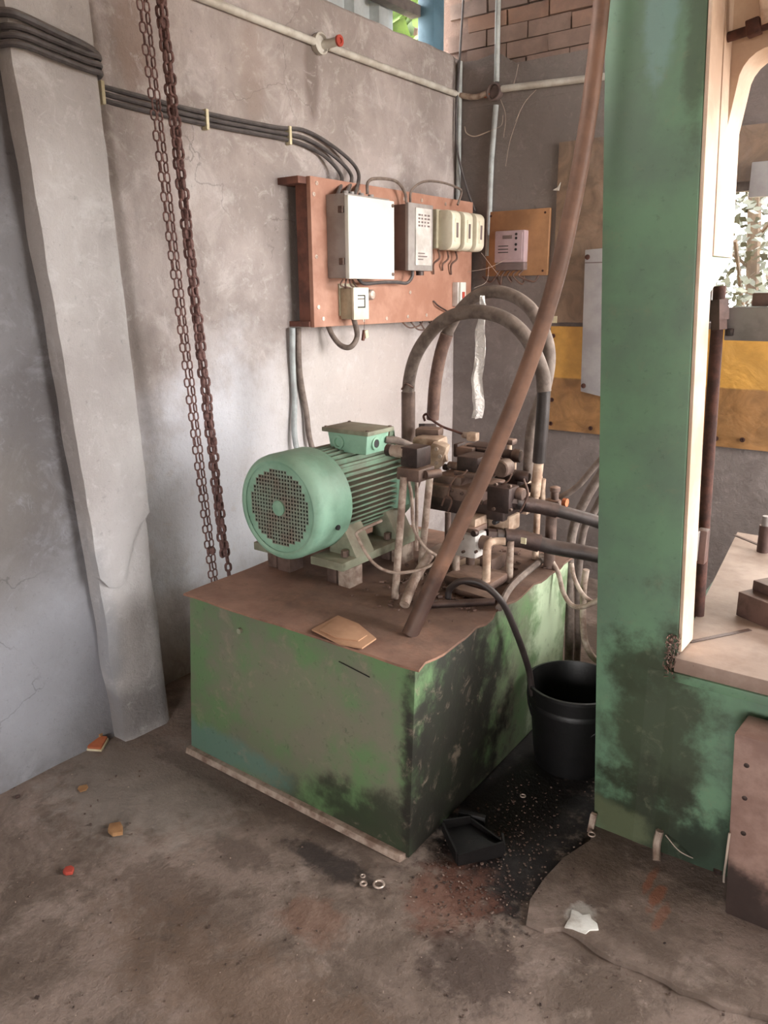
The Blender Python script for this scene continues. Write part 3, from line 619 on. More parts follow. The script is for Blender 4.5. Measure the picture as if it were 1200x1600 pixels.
# ------------------------------------------------------------------ chains
def link_mesh(pitch, wd, r, mat):
    pts = []; L = pitch - 2 * r + 2 * r; half = (pitch + 2 * r) / 2 - r; R = wd / 2 - r; st = half - R
    for k in range(8): a = math.pi * k / 7; pts.append(Vector((R * math.cos(a), 0, st + R * math.sin(a))))
    for k in range(8): a = math.pi + math.pi * k / 7; pts.append(Vector((R * math.cos(a), 0, -st + R * math.sin(a))))
    b = MB().sweep(pts, r, 6, closed=True); me = bpy.data.meshes.new('chain_link'); me.from_pydata(b.v, [], b.f); me.materials.append(mat)
    me.polygons.foreach_set('use_smooth', [True] * len(me.polygons)); return me
LA = link_mesh(.0305, .0235, .0031, m_rust); LB = link_mesh(.0315, .030, .0052, m_rust)
def strand(root, me, p0, p1, pitch, spin0, wob=0., turns=0., ph=0.):
    p0, p1 = Vector(p0), Vector(p1); d = p1 - p0; n = int(d.length / pitch); up = -d.normalized()
    view = (Vector((p0.x, p0.y, 0)) - Vector((0, 0, 0))).normalized(); sx = up.cross(view).normalized(); sy = up.cross(sx)
    for k in range(n):
        t = k / n; a = turns * 2 * math.pi * t + ph
        c = p0 + d * t + (sx * math.cos(a) + sy * math.sin(a)) * wob
        s = spin0 + (math.pi / 2 if k % 2 else 0) + random.uniform(-.18, .18) + (turns * 2 * math.pi * t if wob else 0)
        ax = sx * math.cos(s) + sy * math.sin(s); ay = up.cross(ax)
        o = link('chain_link', me, c, root)
        o.rotation_euler = Matrix((ax, ay, up)).transposed().to_euler()
def ext(a, b, z):  # line through a,b at height z
    return a + (b - a) * ((z - a.z) / (b.z - a.z))
XC = -2.25
a1, b1 = aX(218, 0, XC), aX(329, 895, XC); a2, b2 = aX(228, 0, XC), aX(336, 895, XC); a3, b3 = aX(251, 0, XC), aX(351, 870, XC)
ca = empty('hand_chain', ext(a1, b1, .42), 'thin rusty hand chain of two falls hanging by the left wall', 'chain')
strand(ca, LA, ext(a1, b1, ROOF), ext(a1, b1, .42), .0305, .15); strand(ca, LA, ext(a2, b2, ROOF), ext(a2, b2, .42), .0305, .6)
cb = empty('load_chain', ext(a3, b3, .45), 'thick twisted rusty chain hanging next to the thin hand chain', 'chain')
for k in range(3): strand(cb, LB, ext(a3, b3, ROOF), ext(a3, b3, .55), .0315, .3 + k, .0082, 4.5, 2.094 * k)
strand(cb, LB, ext(a3, b3, .58) + Vector((0, .012, 0)), ext(a3, b3, .42) + Vector((0, .012, 0)), .0315, .3)
kn = aX(327, 862, XC)
build(MB().lathe(kn + Vector((0, .01, -.012)), [(.004, 0), (.016, .004), (.018, .016), (.012, .028), (.004, .03)], 10), 'hook_lump', m_rust, ca)
# ------------------------------------------------------------------ hydraulic tank
TZ = .60
tk = empty('hydraulic_tank', (-1.55, 2.1, 0), 'dirty green steel hydraulic tank under the motor', 'tank')
A, B_, C_, D_ = (-2.025, 1.572), (-1.085, 1.562), (-1.12, 2.65), (-2.04, 2.65)
E_, F_, G_, H_ = (-1.985, 1.585), (-1.068, 1.566), (-1.12, 2.65), (-2.03, 2.65)
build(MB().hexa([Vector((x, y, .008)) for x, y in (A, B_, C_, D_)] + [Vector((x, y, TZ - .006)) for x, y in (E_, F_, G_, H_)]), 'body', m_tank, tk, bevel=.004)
# top plate with a slightly curled, chipped right edge
g = MB(); nx, ny = 24, 26
for s_i in (0, 1):
    for i in range(nx + 1):
        for k in range(ny + 1):
            u, v = i / nx, k / ny; x = (E_[0] - .005) * (1 - u) + (F_[0] + .012) * u - (.05 * v * u) - (.04 * v * (1 - u)); y = 1.565 + (2.655 - 1.565) * v
            h = .004 * noise.noise(Vector((x * 4, y * 4, 0))) + (.012 * noise.noise(Vector((y * 9, 3, 1))) if i == nx else 0)
            g.v.append(Vector((x + (.014 * noise.noise(Vector((y * 14, 8, 1))) if i == nx else 0), y - (.004 * noise.noise(Vector((x * 20, 1, 1))) if k == 0 else 0), TZ + h - .007 * s_i)))
Bn = (nx + 1) * (ny + 1)
for s_i in (0, 1):
    for i in range(nx):
        for k in range(ny): q = s_i * Bn + i * (ny + 1) + k; g.f.append((q, q + ny + 1, q + ny + 2, q + 1))
for i in range(nx): q = i * (ny + 1); g.f.append((q, q + ny + 1, Bn + q + ny + 1, Bn + q))
for k in range(ny): q = nx * (ny + 1) + k; g.f.append((q, q + 1, Bn + q + 1, Bn + q))
build(g, 'top_plate', m_tanktop, tk)
build(MB().hexa([Vector(p) for p in ((-2.03, 1.55, 0), (-1.10, 1.538, 0), (-1.095, 1.565, 0), (-2.03, 1.578, 0), (-2.03, 1.556, .02), (-1.105, 1.545, .018), (-1.095, 1.565, .02), (-2.03, 1.578, .022))]), 'base_strip', m_pipe, tk, bevel=.002)
build(MB().sweep([(-1.33, 1.566, .545), (-1.22, 1.5645, .53)], .0013, 6), 'scratch', m_black, tk)
build(MB().cyl((-1.74, 1.58, .53), (-1.74, 1.568, .53), .009, 12), 'bolt_head', m_greyp, tk)
rg = MB()
for k in range(1, 7): rg.box(-1.108 - .004 * k, -1.082 - .0055 * k, 2.25 + .055 * k, 2.262 + .055 * k, .05, .56)
cd_ = MB(); pts = [aZ(x, y, TZ + .007) for x, y in ((487, 984), (528, 962), (560, 975), (588, 998), (566, 1013), (530, 1006))]
cd_.prism([(v.x, v.y) for v in pts], TZ + .004, TZ + .009)
pts = [aZ(x, y, TZ + .012) for x, y in ((500, 984), (528, 965), (556, 978), (574, 992), (560, 1001), (525, 996))]
cd_.prism([(v.x, v.y) for v in pts], TZ + .009, TZ + .013)
build(cd_, 'cardboard_scrap', m_card, label='torn piece of brown cardboard lying on the tank top edge', cat='cardboard', bevel=.001)
# ------------------------------------------------------------------ motor
MX, MZ, MR, Y0 = -1.775, .872, .178, 1.80
mo = empty('electric_motor', (MX, 2.1, TZ), 'mint green finned electric motor on top of the tank', 'motor')
cw = build(MB().lathe((MX, Y0, MZ), [(.150, .004), (.158, 0), (.168, .003), (.176, .014), (MR, .03), (MR, .165), (.174, .175), (.168, .175), (.168, .03), (.150, .012)], 56, 'Y', cap=False), 'fan_cowl', m_mint, mo)
g2 = MB(); g = MB(); cs = .0128; nn = 13; th = .003
def inh(x, z): return x * x + z * z < .128 ** 2 and x * x + z * z > .03 ** 2
for i in range(-nn, nn):
    for k in range(-nn, nn):
        x0, z0 = i * cs, k * cs; cx, cz = x0 + cs / 2, z0 + cs / 2
        if cx * cx + cz * cz > .156 ** 2: continue
        y = Y0 + .008
        O = [(x0, z0), (x0 + cs, z0), (x0 + cs, z0 + cs), (x0, z0 + cs)]
        if inh(cx, cz):
            e = cs * .2; I = [(x0 + e, z0 + e), (x0 + cs - e, z0 + e), (x0 + cs - e, z0 + cs - e), (x0 + e, z0 + cs - e)]
            vs = [(MX + a, y, MZ + b) for a, b in O + I] + [(MX + a, y + th, MZ + b) for a, b in I]
            g.add(vs, [(0, 1, 5, 4), (1, 2, 6, 5), (2, 3, 7, 6), (3, 0, 4, 7), (4, 5, 9, 8), (5, 6, 10, 9), (6, 7, 11, 10), (7, 4, 8, 11)])
        else: (g if cx * cx + cz * cz < .04 ** 2 else g2).add([(MX + a, y, MZ + b) for a, b in O], [(0, 1, 2, 3)])
m_grille = M('dusty mint grille', (132, 148, 132), (126, 116, 104), 10, .7, 0, .1)
build(g, 'grille', m_grille, cw, flat=True); build(g2, 'grille_rim', m_mint, cw, flat=True)
build(MB().lathe((MX, Y0 + .008, MZ), [(.025, .003), (.026, -.006), (.018, -.01), (.003, -.011)], 24, 'Y'), 'cap', m_mint, cw)
build(MB().lathe((MX, Y0 + .028, MZ), [(.16, 0), (.16, .006)], 32, 'Y'), 'fan_disc', m_ddark, mo)
for (a, b) in ((0, .03), (2.2, .05), (-.5, .1)): pass
build(MB().cyl((MX + .168, Y0 + .10, MZ - .06), (MX + .175, Y0 + .10, MZ - .06), .009, 12), 'cowl_hole', m_black, mo)
YE = 2.33
build(MB().lathe((MX, 0, MZ), [(.122, 1.96), (.122, YE)], 40, 'Y'), 'stator', m_fin, mo)
for k in range(-6, 7):   # side fins, left and right
    z = k * .0185
    ro = math.sqrt(max(.163 ** 2 - z * z, 0)); ri = math.sqrt(max(.12 ** 2 - z * z, 0)) - .012
    for s_i in (1, -1):
        y1 = YE - (.085 if s_i > 0 and -3 <= k <= 1 else 0)
        build(MB().box(MX + min(s_i * ri, s_i * ro), MX + max(s_i * ri, s_i * ro), 1.965, y1, MZ + z - .0032, MZ + z + .0032), 'fin', m_fin, mo)
for k in range(-6, 7):
    x = k * .0185
    ro = math.sqrt(max(.166 ** 2 - x * x, 0)); ri = math.sqrt(max(.12 ** 2 - x * x, 0)) - .012
    if abs(k) < 6 or True: build(MB().box(MX + x - .0032, MX + x + .0032, 1.965, YE, MZ + ri, MZ + ro), 'fin', m_fin, mo)
    if abs(k) < 5: build(MB().box(MX + x - .0032, MX + x + .0032, 1.965, YE, MZ - ro, MZ - ri), 'fin', m_fin, mo)
build(MB().box(MX + .10, MX + .16, YE - .085, YE - .005, MZ - .075, MZ + .035), 'name_pad', m_mint, mo, bevel=.004)
build(MB().lathe((MX, 0, MZ), [(.150, YE - .012), (.172, YE - .005), (.172, YE + .025), (.13, YE + .05), (.07, YE + .07)], 40, 'Y'), 'end_shield', m_fin, mo)
build(MB().lathe((MX, 0, MZ), [(.085, YE + .05), (.085, YE + .13), (.11, YE + .13), (.11, YE + .15)], 28, 'Y'), 'bell_housing', m_valve, mo)
# terminal box
tb = build(MB().hexa([(-1.775, 2.075, 1.02), (-1.62, 2.075, 1.02), (-1.62, 2.19, 1.02), (-1.775, 2.19, 1.02), (-1.785, 2.07, 1.088), (-1.61, 2.07, 1.088), (-1.61, 2.195, 1.088), (-1.785, 2.195, 1.088)]), 'terminal_box', m_mint, mo, bevel=.006)
build(MB().box(-1.80, -1.597, 2.057, 2.207, 1.088, 1.104), 'lid', m_greyp, tb, bevel=.004)
for (x, y) in ((-1.788, 2.068), (-1.608, 2.068), (-1.608, 2.196), (-1.788, 2.196)): build(MB().lathe((x, y, 1.104), [(.006, 0), (.006, .003), (.002, .004)], 10), 'screw', m_steel, tb)
build(MB().lathe((-1.735, 2.074, 1.055), [(.024, .006), (.024, -.008), (.016, -.009), (.015, -.002)], 20, 'Y'), 'gland_ring', m_mint, tb)
build(MB().lathe((-1.617, 2.12, 1.055), [(.022, -.004), (.022, .008), (.015, .009), (.014, .002)], 20, 'X'), 'gland_ring', m_mint, tb)
build(MB().cyl((-1.62, 2.12, 1.055), (-1.6085, 2.12, 1.055), .013, 16), 'gland_hole', m_black, tb)
build(tube([(-1.615, 2.18, 1.06), (-1.58, 2.22, 1.05), (-1.55, 2.3, 1.0), (-1.56, 2.4, .9)], .013, 10), 'cable', m_hose, label='grey cable leaving the motor terminal box towards the valves', cat='cable')
build(MB().cyl((-1.74, 2.32, 1.03), (-1.70, 2.335, 1.03), .04, 20), 'lifting_eye', m_fin, mo)
# feet, rails and blocks
for s_i, xa, xb in ((1, -1.715, -1.575), (-1, -1.985, -1.85)):
    for y0 in (1.96, 2.2):
        build(MB().hexa([(xa if s_i < 0 else xa + .02, y0, .695), (xb - .02 if s_i < 0 else xb, y0, .695), (xb - .02 if s_i < 0 else xb, y0 + .1, .695), (xa if s_i < 0 else xa + .02, y0 + .1, .695),
                      (MX + s_i * .12 - .03, y0, .80), (MX + s_i * .12 + .02, y0, .80), (MX + s_i * .12 + .02, y0 + .1, .80), (MX + s_i * .12 - .03, y0 + .1, .80)]), 'foot', m_greyp, mo, bevel=.005)
        build(MB().cyl(((xa + xb) / 2 + .035 * s_i, y0 - .02, .70), ((xa + xb) / 2 + .035 * s_i, y0 - .02, .722), .013, 6), 'foot_bolt', m_steel, mo)
    build(MB().box(xa, xb, 1.885, 2.36, .668, .697), 'rail', m_greyp, mo, bevel=.003)
for (x, y, w_, l) in ((-1.60, 1.955, .05, 'front right'), (-1.60, 2.26, .05, 'rear right'), (-1.875, 1.955, .06, 'front left'), (-1.9, 2.26, .06, 'rear left')):
    build(MB().box(x - w_ / 2, x + w_ / 2, y - .035, y + .035, TZ - .002, .668), 'support_block', m_pipe if 'right' in l else m_steel, mo, bevel=.003)
    build(MB().box(x - w_ / 2 - .055, x - w_ / 2 - .012, y - .03, y + .02, TZ - .002, .668), 'stud_block', m_steel, mo, bevel=.006)
# ------------------------------------------------------------------ valve stand
vs = empty('relief_valve', (-1.36, 2.0, TZ), 'dusty relief valve block raised on two pale pipes beside the motor', 'valve')
for (p, q_) in (((631, 745), (617, 935)), ((672, 742), (656, 905))):
    a, b = aX(*p, -1.385 if p[0] < 640 else -1.37), aZ(*q_, TZ); build(MB().sweep([a, (a + b) / 2, b], .012, 12), 'stand_pipe', m_pipe, vs)
c0 = aX(656, 716, -1.36)
build(MB().cbox(c0 + Vector((-.012, -.005, .008)), .064, .078, .062), 'valve_block', m_valved, vs, bevel=.006)
build(MB().cbox(c0 + Vector((-.012, -.005, -.046)), .085, .09, .04), 'flange', m_valve, vs, bevel=.006)
build(MB().cyl(c0 + Vector((.035, -.02, -.045)), c0 + Vector((.055, .03, -.045)), .014, 12), 'plug', m_valve, vs)
kd = c0 + Vector((-.05, -.03, .02))
build(MB().lathe(kd + Vector((0, 0, 0)), [(.019, .014), (.02, -.02), (.018, -.022), (.018, -.036), (.01, -.038)], 18, 'X'), 'adjuster', m_pipe, vs)
build(MB().lathe(kd + Vector((-.036, 0, 0)), [(.017, .002), (.02, 0), (.02, -.016), (.012, -.018)], 12, 'X'), 'knob', m_valved, vs)
pb = empty('pump', (-1.5, 2.4, .86), 'pale dust-coated pump body behind the relief valve', 'pump')
pc = aY(672, 705, 2.34)
build(MB().cbox(pc + Vector((-.02, .03, .0)), .11, .10, .10, .2), 'body', m_cream, pb, bevel=.022)
build(MB().cbox(pc + Vector((.035, .0, -.005)), .06, .075, .085, .35, 0, .3), 'cover', m_cream, pb, bevel=.016)
for (a_, b_) in ((.05, .02), (.05, -.03), (.065, -.005)): build(MB().cyl(pc + Vector((a_, -.035, b_)), pc + Vector((a_ + .004, -.045, b_)), .007, 8), 'cover_bolt', m_pipe, pb)
build(MB().cyl(pc + Vector((.0, -.03, -.03)), pc + Vector((.07, .0, -.01)), .02, 14), 'port', m_cream, pb)
build(MB().cyl(pc + Vector((.03, .0, -.03)), pc + Vector((.0, .03, -.2)), .012, 10), 'lower_arm', m_cream, pb)
build(MB().cbox(pc + Vector((-.05, .07, .055)), .09, .07, .03, .3), 'inlet_flange', m_valve, pb, bevel=.006)
# thin tubes near the stand
build(tube([(-1.375, 1.975, .985), (-1.37, 1.985, .93), (-1.365, 1.99, .83), (-1.33, 2.0, .77), (-1.30, 2.03, .73), (-1.33, 1.99, .70), (-1.40, 1.93, .69), (-1.46, 1.90, .72), (-1.52, 1.90, .79), (-1.525, 1.91, .81), (-1.50, 2.0, .83)], .0055, 8), 'drain_tube', m_pipe, label='thin pale tube bent in a hook between motor and stand pipes', cat='tube')
build(MB().sweep([aX(651, 745, -1.40), aX(651, 860, -1.40)], .006, 8), 'drain_tube', m_pipe, label='thin upright tube between the two stand pipes', cat='tube')
# ------------------------------------------------------------------ valve manifold
mf = empty('valve_manifold', (-1.3, 2.4, TZ), 'grimy stack of hydraulic valves on the tank behind the brown pole', 'manifold')
def pb_(px, py, Y, w_, d, h, name, mat, bev=.006, rz=0): return build(MB().cbox(aY(px, py, Y), w_, d, h, rz), name, mat, mf, bevel=bev)
def pc_(px, py, Y, axis, r, l, name, mat, n=16):
    c = aY(px, py, Y); v = {'X': Vector((l / 2, 0, 0)), 'Y': Vector((0, l / 2, 0)), 'Z': Vector((0, 0, l / 2))}[axis]
    return build(MB().lathe(c, [(r * .85, -l / 2), (r, -l / 2 + .004), (r, l / 2 - .004), (r * .85, l / 2)], n, axis), name, mat, mf)
pb_(755, 782, 2.40, .30, .26, .05, 'base_block', m_valved)
pb_(728, 764, 2.36, .20, .18, .045, 'lower_body', m_valve)
pb_(712, 748, 2.36, .11, .11, .04, 'spool_housing', m_valve)
pb_(690, 746, 2.36, .05, .09, .024, 'end_cap', m_valve); pb_(687, 764, 2.36, .035, .07, .05, 'end_block', m_valved)
pc_(712, 728, 2.42, 'X', .014, .06, 'side_plug', m_pipe); pc_(697, 730, 2.42, 'X', .012, .02, 'plug_nut', m_valved)
pb_(742, 722, 2.40, .085, .11, .055, 'solenoid', m_valved); pb_(742, 737, 2.40, .10, .13, .02, 'solenoid_plate', m_valve)
pb_(735, 703, 2.52, .075, .10, .035, 'pilot_body', m_valve); pb_(758, 700, 2.54, .11, .09, .028, 'pilot_bar', m_valved)
pb_(718, 702, 2.5, .02, .06, .05, 'pilot_cap', m_valved)
pb_(739, 682, 2.50, .04, .03, .032, 'elbow', m_cream); pc_(728, 680, 2.5, 'X', .012, .03, 'elbow_stub', m_pipe)
pc_(787, 731, 2.32, 'Y', .03, .055, 'knob', m_steel, 10); pc_(776, 731, 2.38, 'Y', .026, .10, 'knob_body', m_valve)
pc_(797, 712, 2.50, 'X', .022, .07, 'side_cap', m_valved); pc_(808, 712, 2.49, 'X', .024, .03, 'cap_nut', m_steel, 8)
pb_(798, 690, 2.55, .035, .04, .02, 'stop', m_valve); pc_(796, 699, 2.55, 'Z', .009, .05, 'stem', m_cream)
pc_(803, 727, 2.52, 'Z', .009, .05, 'stud', m_cream)
pb_(800, 746, 2.42, .09, .09, .04, 'cross_block', m_valved); pc_(816, 745, 2.38, 'X', .018, .05, 'port_plug', m_valved)
pb_(786, 778, 2.26, .085, .075, .088, 'coil', m_valved, .012); pc_(812, 772, 2.28, 'X', .022, .03, 'coil_nut', m_valve, 8)
pb_(770, 758, 2.30, .05, .09, .03, 'coil_bracket', m_valve)
pb_(826, 772, 2.50, .05, .12, .12, 'flange', m_cream); pc_(829, 762, 2.43, 'Y', .016, .02, 'flange_port', m_valved); pc_(829, 782, 2.43, 'Y', .016, .02, 'flange_port', m_valved)
pb_(782, 812, 2.34, .11, .08, .055, 'cream_block', m_cream, .008); pc_(775, 815, 2.29, 'Y', .009, .03, 'block_hole', m_black)
pb_(738, 812, 2.24, .075, .09, .035, 'valve_neck', m_cream, .006); pb_(737, 828, 2.22, .07, .09, .04, 'valve_mid', m_valve, .006)
wv = pb_(735, 848, 2.2, .085, .08, .085, 'white_valve', m_whites, .014); pc_(742, 833, 2.17, 'Y', .012, .02, 'sight_plug', m_valved)
pc_(757, 848, 2.2, 'X', .024, .05, 'valve_port', m_steel, 10)
for (x, y0, y1, Y, r, nm, mt) in ((713, 862, 915, 2.2, .013, 'leg', m_pipe), (761, 858, 925, 2.16, .014, 'leg', m_cream), (798, 845, 905, 2.28, .012, 'leg', m_pipe), (735, 868, 905, 2.28, .016, 'leg', m_steel), (840, 790, 860, 2.55, .012, 'leg', m_cream), (700, 800, 860, 2.5, .012, 'leg', m_steel)):
    a = aY(x, y0, Y); build(MB().cyl((a.x, a.y, TZ + .002), a, r, 12), nm, mt, mf)
build(tube([aY(761, 860, 2.16), aY(763, 850, 2.17), aY(772, 846, 2.2), aY(790, 846, 2.22)], .013, 10), 'elbow_pipe', m_cream, mf)
for (x0, y0, w_, d, h, mt) in ((745, 905, .17, .15, .03, m_valve), (735, 885, .09, .1, .02, m_cream), (742, 930, .16, .05, .02, m_steel), (770, 880, .05, .1, .05, m_valve), (690, 870, .1, .14, .04, m_steel)):
    c = aZ(x0, y0, TZ + h / 2); build(MB().cbox(c + Vector((0, 0, .006)), w_, d, h, random.uniform(-.2, .2)), 'base_fitting', mt, mf, bevel=.006)
build(MB().cyl(aZ(672, 945, TZ + .02), aZ(772, 940, TZ + .02), .012, 10), 'cross_pipe', m_valved, mf)
for (x, y, Y, r) in ((775, 757, 2.225, .006), (797, 760, 2.225, .006), (772, 795, 2.222, .006), (798, 797, 2.222, .006), (722, 771, 2.27, .007), (738, 776, 2.27, .007), (706, 766, 2.27, .007), (752, 785, 2.27, .007), (722, 842, 2.155, .005), (744, 862, 2.155, .005), (724, 862, 2.155, .005)):
    c = aY(x, y, Y); build(MB().lathe(c, [(r, .004), (r, -.006), (r * .55, -.0065), (r * .5, -.002)], 10, 'Y'), 'cap_screw', m_steel, mf)
for p_ in ([(700, 775), (704, 758), (712, 745), (722, 742), (730, 735)], [(690, 790), (697, 775), (706, 782), (700, 800)], [(800, 740), (793, 752), (778, 760), (766, 766)], [(818, 748), (825, 770), (818, 790), (812, 800)], [(745, 700), (770, 705), (785, 718), (790, 730)]):
    build(tube([aY(x, y, 2.26 if y > 730 else 2.36) for x, y in p_], .0035, 6), 'lead_wire', m_wire, mf)
# stud fittings right of the manifold
sf = empty('stop_valve', (-1.08, 2.55, TZ), 'upright stop valve with pale cap right of the manifold', 'valve')
a = aY(862, 800, 2.5)
build(MB().cyl((a.x, a.y, TZ), (a.x, a.y, a.z), .02, 12), 'stem', m_steel, sf)
build(MB().lathe(aY(866, 790, 2.5), [(.026, -.04), (.028, 0), (.022, .02), (.014, .024), (.014, .05), (.018, .052), (.018, .066), (.008, .07)], 12), 'bonnet', m_valve, sf)
build(tube([aY(847, 800, 2.48), aY(847, 765, 2.48), aY(848, 748, 2.48)], .012, 10), 'side_pipe', m_cream, sf)
build(MB().cyl(aY(880, 785, 2.48), aY(886, 786, 2.48), .016, 8), 'orange_knob', m_chipo, sf)
# rod with hooked end
build(tube([aY(664, 658, 2.42), aY(662, 650, 2.42), aY(667, 647, 2.42), aY(671, 653, 2.42), aY(690, 666, 2.45), aY(712, 674, 2.48), aY(728, 680, 2.5)], .0045, 8), 'sensing_line', m_rustd, label='thin rusty line with a hooked end above the valves', cat='tube')
# ------------------------------------------------------------------ hoses
f_ = empty('return_hose', (-1.4, 2.4, 1.0), 'front thick grey hose arching from pump over the valves', 'hose')
build(tube([aY(638, 690, 2.42), aY(638, 640, 2.42), aY(640, 590, 2.42), aY(655, 545, 2.41), aY(690, 503, 2.4), aY(735, 487, 2.4), aY(785, 496, 2.39), aY(822, 527, 2.38), aY(846, 578, 2.38), aY(850, 612, 2.38)], .0235, 14), 'hose', m_hose, f_)
build(tube([aY(850, 608, 2.38), aY(847, 660, 2.38), aY(842, 722, 2.39)], .022, 14), 'sleeve', m_rubber, f_)
build(MB().sweep([aY(842, 720, 2.39), aY(836, 775, 2.4)], .017, 12), 'end_pipe', m_cream, f_)
build(tube([aY(638, 688, 2.42), aY(638, 640, 2.42), aY(638, 612, 2.42)], .026, 12), 'collar', m_steel, f_)
build(tube([aY(628, 608, 2.4), aY(634, 600, 2.38), aY(646, 606, 2.4)], .004, 6), 'wire_tie', m_wire, f_)
f_ = empty('suction_hose', (-1.4, 2.65, 1.0), 'rear thick grey hose arching behind the front one', 'hose')
build(tube([aY(676, 655, 2.6), aY(680, 600, 2.6), aY(690, 545, 2.6), aY(712, 495, 2.6), aY(745, 462, 2.6), aY(785, 457, 2.6), aY(825, 478, 2.58), aY(850, 520, 2.56), aY(858, 560, 2.54), aY(850, 610, 2.52), aY(832, 670, 2.5), aY(826, 750, 2.48)], .0225, 14), 'hose', m_hose, f_)
build(MB().sweep([aY(668, 690, 2.58), aY(668, 662, 2.59)], .035, 6), 'hex_coupling', m_valved, f_)
build(tube([aY(676, 655, 2.6), aY(680, 600, 2.59), aY(688, 555, 2.59), aY(698, 522, 2.59)], .025, 12), 'wrapped_sleeve', m_wire, f_)
rb = MB(); n = 16
cen = [(762, 462, .004), (763, 482, .014), (760, 500, .016), (757, 530, .026), (755, 560, .024), (750, 590, .024), (752, 615, .022), (753, 635, .02), (750, 652, .016)]
cen = smooth([aY(x, y, 2.46) + Vector((0, 0, 0)) for x, y, _ in cen], 4); wd = [q_[2] for q_ in [(0, 0, .004), (0, 0, .014), (0, 0, .016), (0, 0, .026), (0, 0, .024), (0, 0, .024), (0, 0, .022), (0, 0, .02), (0, 0, .016)]]
rows = len(cen)
for i, c in enumerate(cen):
    t_ = i / 4; k = min(int(t_), 7); ww = wd[k] + (wd[k + 1] - wd[k]) * (t_ - k)
    for s_i in range(7):
        u = s_i / 3 - 1
        rb.v.append(c + Vector((u * ww + .004 * noise.noise(Vector((c.z * 18, 0, 3))), -.03 + .014 * math.sin(u * 4 + c.z * 9) + .006 * noise.noise(Vector((u * 3, c.z * 30, 1))), .006 * noise.noise(Vector((u * 2, i, 6))))))
for i in range(rows - 1):
    for s_i in range(6): q_ = i * 7 + s_i; rb.f.append((q_, q_ + 1, q_ + 8, q_ + 7))
build(rb, 'plastic_strip', m_film, label='crumpled clear plastic strip hanging from the front arched hose', cat='plastic strip')
for (pts, r, l) in (([(806, 786), (845, 792), (890, 803), (935, 816), (985, 835)], .021, 'upper of two thick black hoses leading behind the press column'), ([(775, 838), (815, 842), (865, 855), (935, 868), (985, 885)], .026, 'lower of two thick black hoses leading behind the press column')):
    e_ = empty('pressure_hose', aY(*pts[0], 2.27), l, 'hose', 'two thick black pressure hoses')
    P_ = [aY(x, y, 2.27 + .06 * i) for i, (x, y) in enumerate(pts)]
    build(tube(P_, r, 14), 'hose', m_rubber, e_)
    build(MB().sweep([P_[0] + (P_[1] - P_[0]) * .3, P_[1], P_[1] + (P_[2] - P_[1]) * .55], r * 1.18, 14), 'ferrule', m_valved, e_)
    build(MB().sweep([P_[0] - (P_[1] - P_[0]) * .35, P_[0] + (P_[1] - P_[0]) * .3], r * .95, 8), 'nut', m_valved, e_)
build(MB().cbox(aY(818, 845, 2.25), .018, .004, .02), 'paper_label', m_clip, label='tiny pale label stuck to the lower black hose', cat='label')
build(tube([aY(700, 935, 1.98), aY(703, 920, 1.98), aY(722, 908, 1.98), aY(752, 912, 2.0), aY(784, 940, 2.03), aY(803, 980, 2.08), aY(818, 1020, 2.14), aY(827, 1050, 2.18), aY(832, 1085, 2.2)], .0105, 10), 'drain_hose', m_rubber, label='thin black hose dropping from tank top into the bucket', cat='hose')
for k, (pts, r, Y, l) in enumerate((([(843, 868), (858, 872), (872, 895), (880, 925), (893, 945), (912, 948), (940, 935)], .009, 2.5, 'pale cable drooping in a deep curve left of the column'),
      ([(893, 880), (898, 905), (912, 930), (930, 942), (950, 946)], .008, 2.55, 'inner pale cable crossing the drooping one by the column'),
      ([(916, 890), (912, 920), (911, 970), (915, 1005), (928, 1028), (950, 1040)], .012, 2.6, 'pale cable hanging straight down close to the column edge'),
      ([(850, 785), (880, 775), (905, 757), (930, 728), (955, 700)], .011, 2.55, 'thin grey hose rising right to the column from stop valve'),
      ([(890, 1000), (889, 900), (895, 830), (915, 780), (940, 740), (960, 715)], .018, 2.75, 'upper of the steep brown hoses tucked behind the column'),
      ([(903, 1000), (904, 900), (912, 830), (928, 800), (950, 760), (970, 735)], .014, 2.8, 'lower of the steep brown hoses tucked behind the column'))):
    PP = [aY(x, y, Y) for x, y in pts]
    if k > 3: PP = [Vector((PP[0].x, PP[0].y, .013))] + PP
    build(tube(PP, r, 10), 'hose' if k > 2 else 'cable', m_hose if k > 2 else m_pipe, label=l, cat='hose' if k > 2 else 'cable')
build(tube([aZ(780, 950, TZ + .01), aZ(800, 915, TZ + .015), aZ(840, 880, TZ + .015), aZ(862, 865, TZ + .015)], .012, 8), 'rag_strip', m_hose, label='dusty hose lying along the right edge of the tank top', cat='hose')
# brown pole leaning across
pts = [aZ(640, 992, TZ - .004)] + [aY(x, y, Y) for x, y, Y in ((668, 930, 1.79), (700, 860, 1.82), (760, 733, 1.86), (815, 600, 1.89), (862, 460, 1.91), (893, 330, 1.92), (915, 210, 1.93), (931, 90, 1.94), (941, -10, 1.945), (948, -120, 1.95))]
pp = smooth(pts, 8); build(MB().sweep(pp, .02, 16, rr=[.0245 - .0062 * i / len(pp) for i in range(len(pp))]), 'brown_pole', m_pole, label='long curved brown pole rising from tank top past the column', cat='pole')
build(tube([aZ(632, 945, TZ + .015), aY(648, 905, 1.98), aY(672, 866, 2.04)], .016, 10), 'stub_pipe', m_pipe, label='short slanted pipe stub behind the foot of the brown pole', cat='pipe')
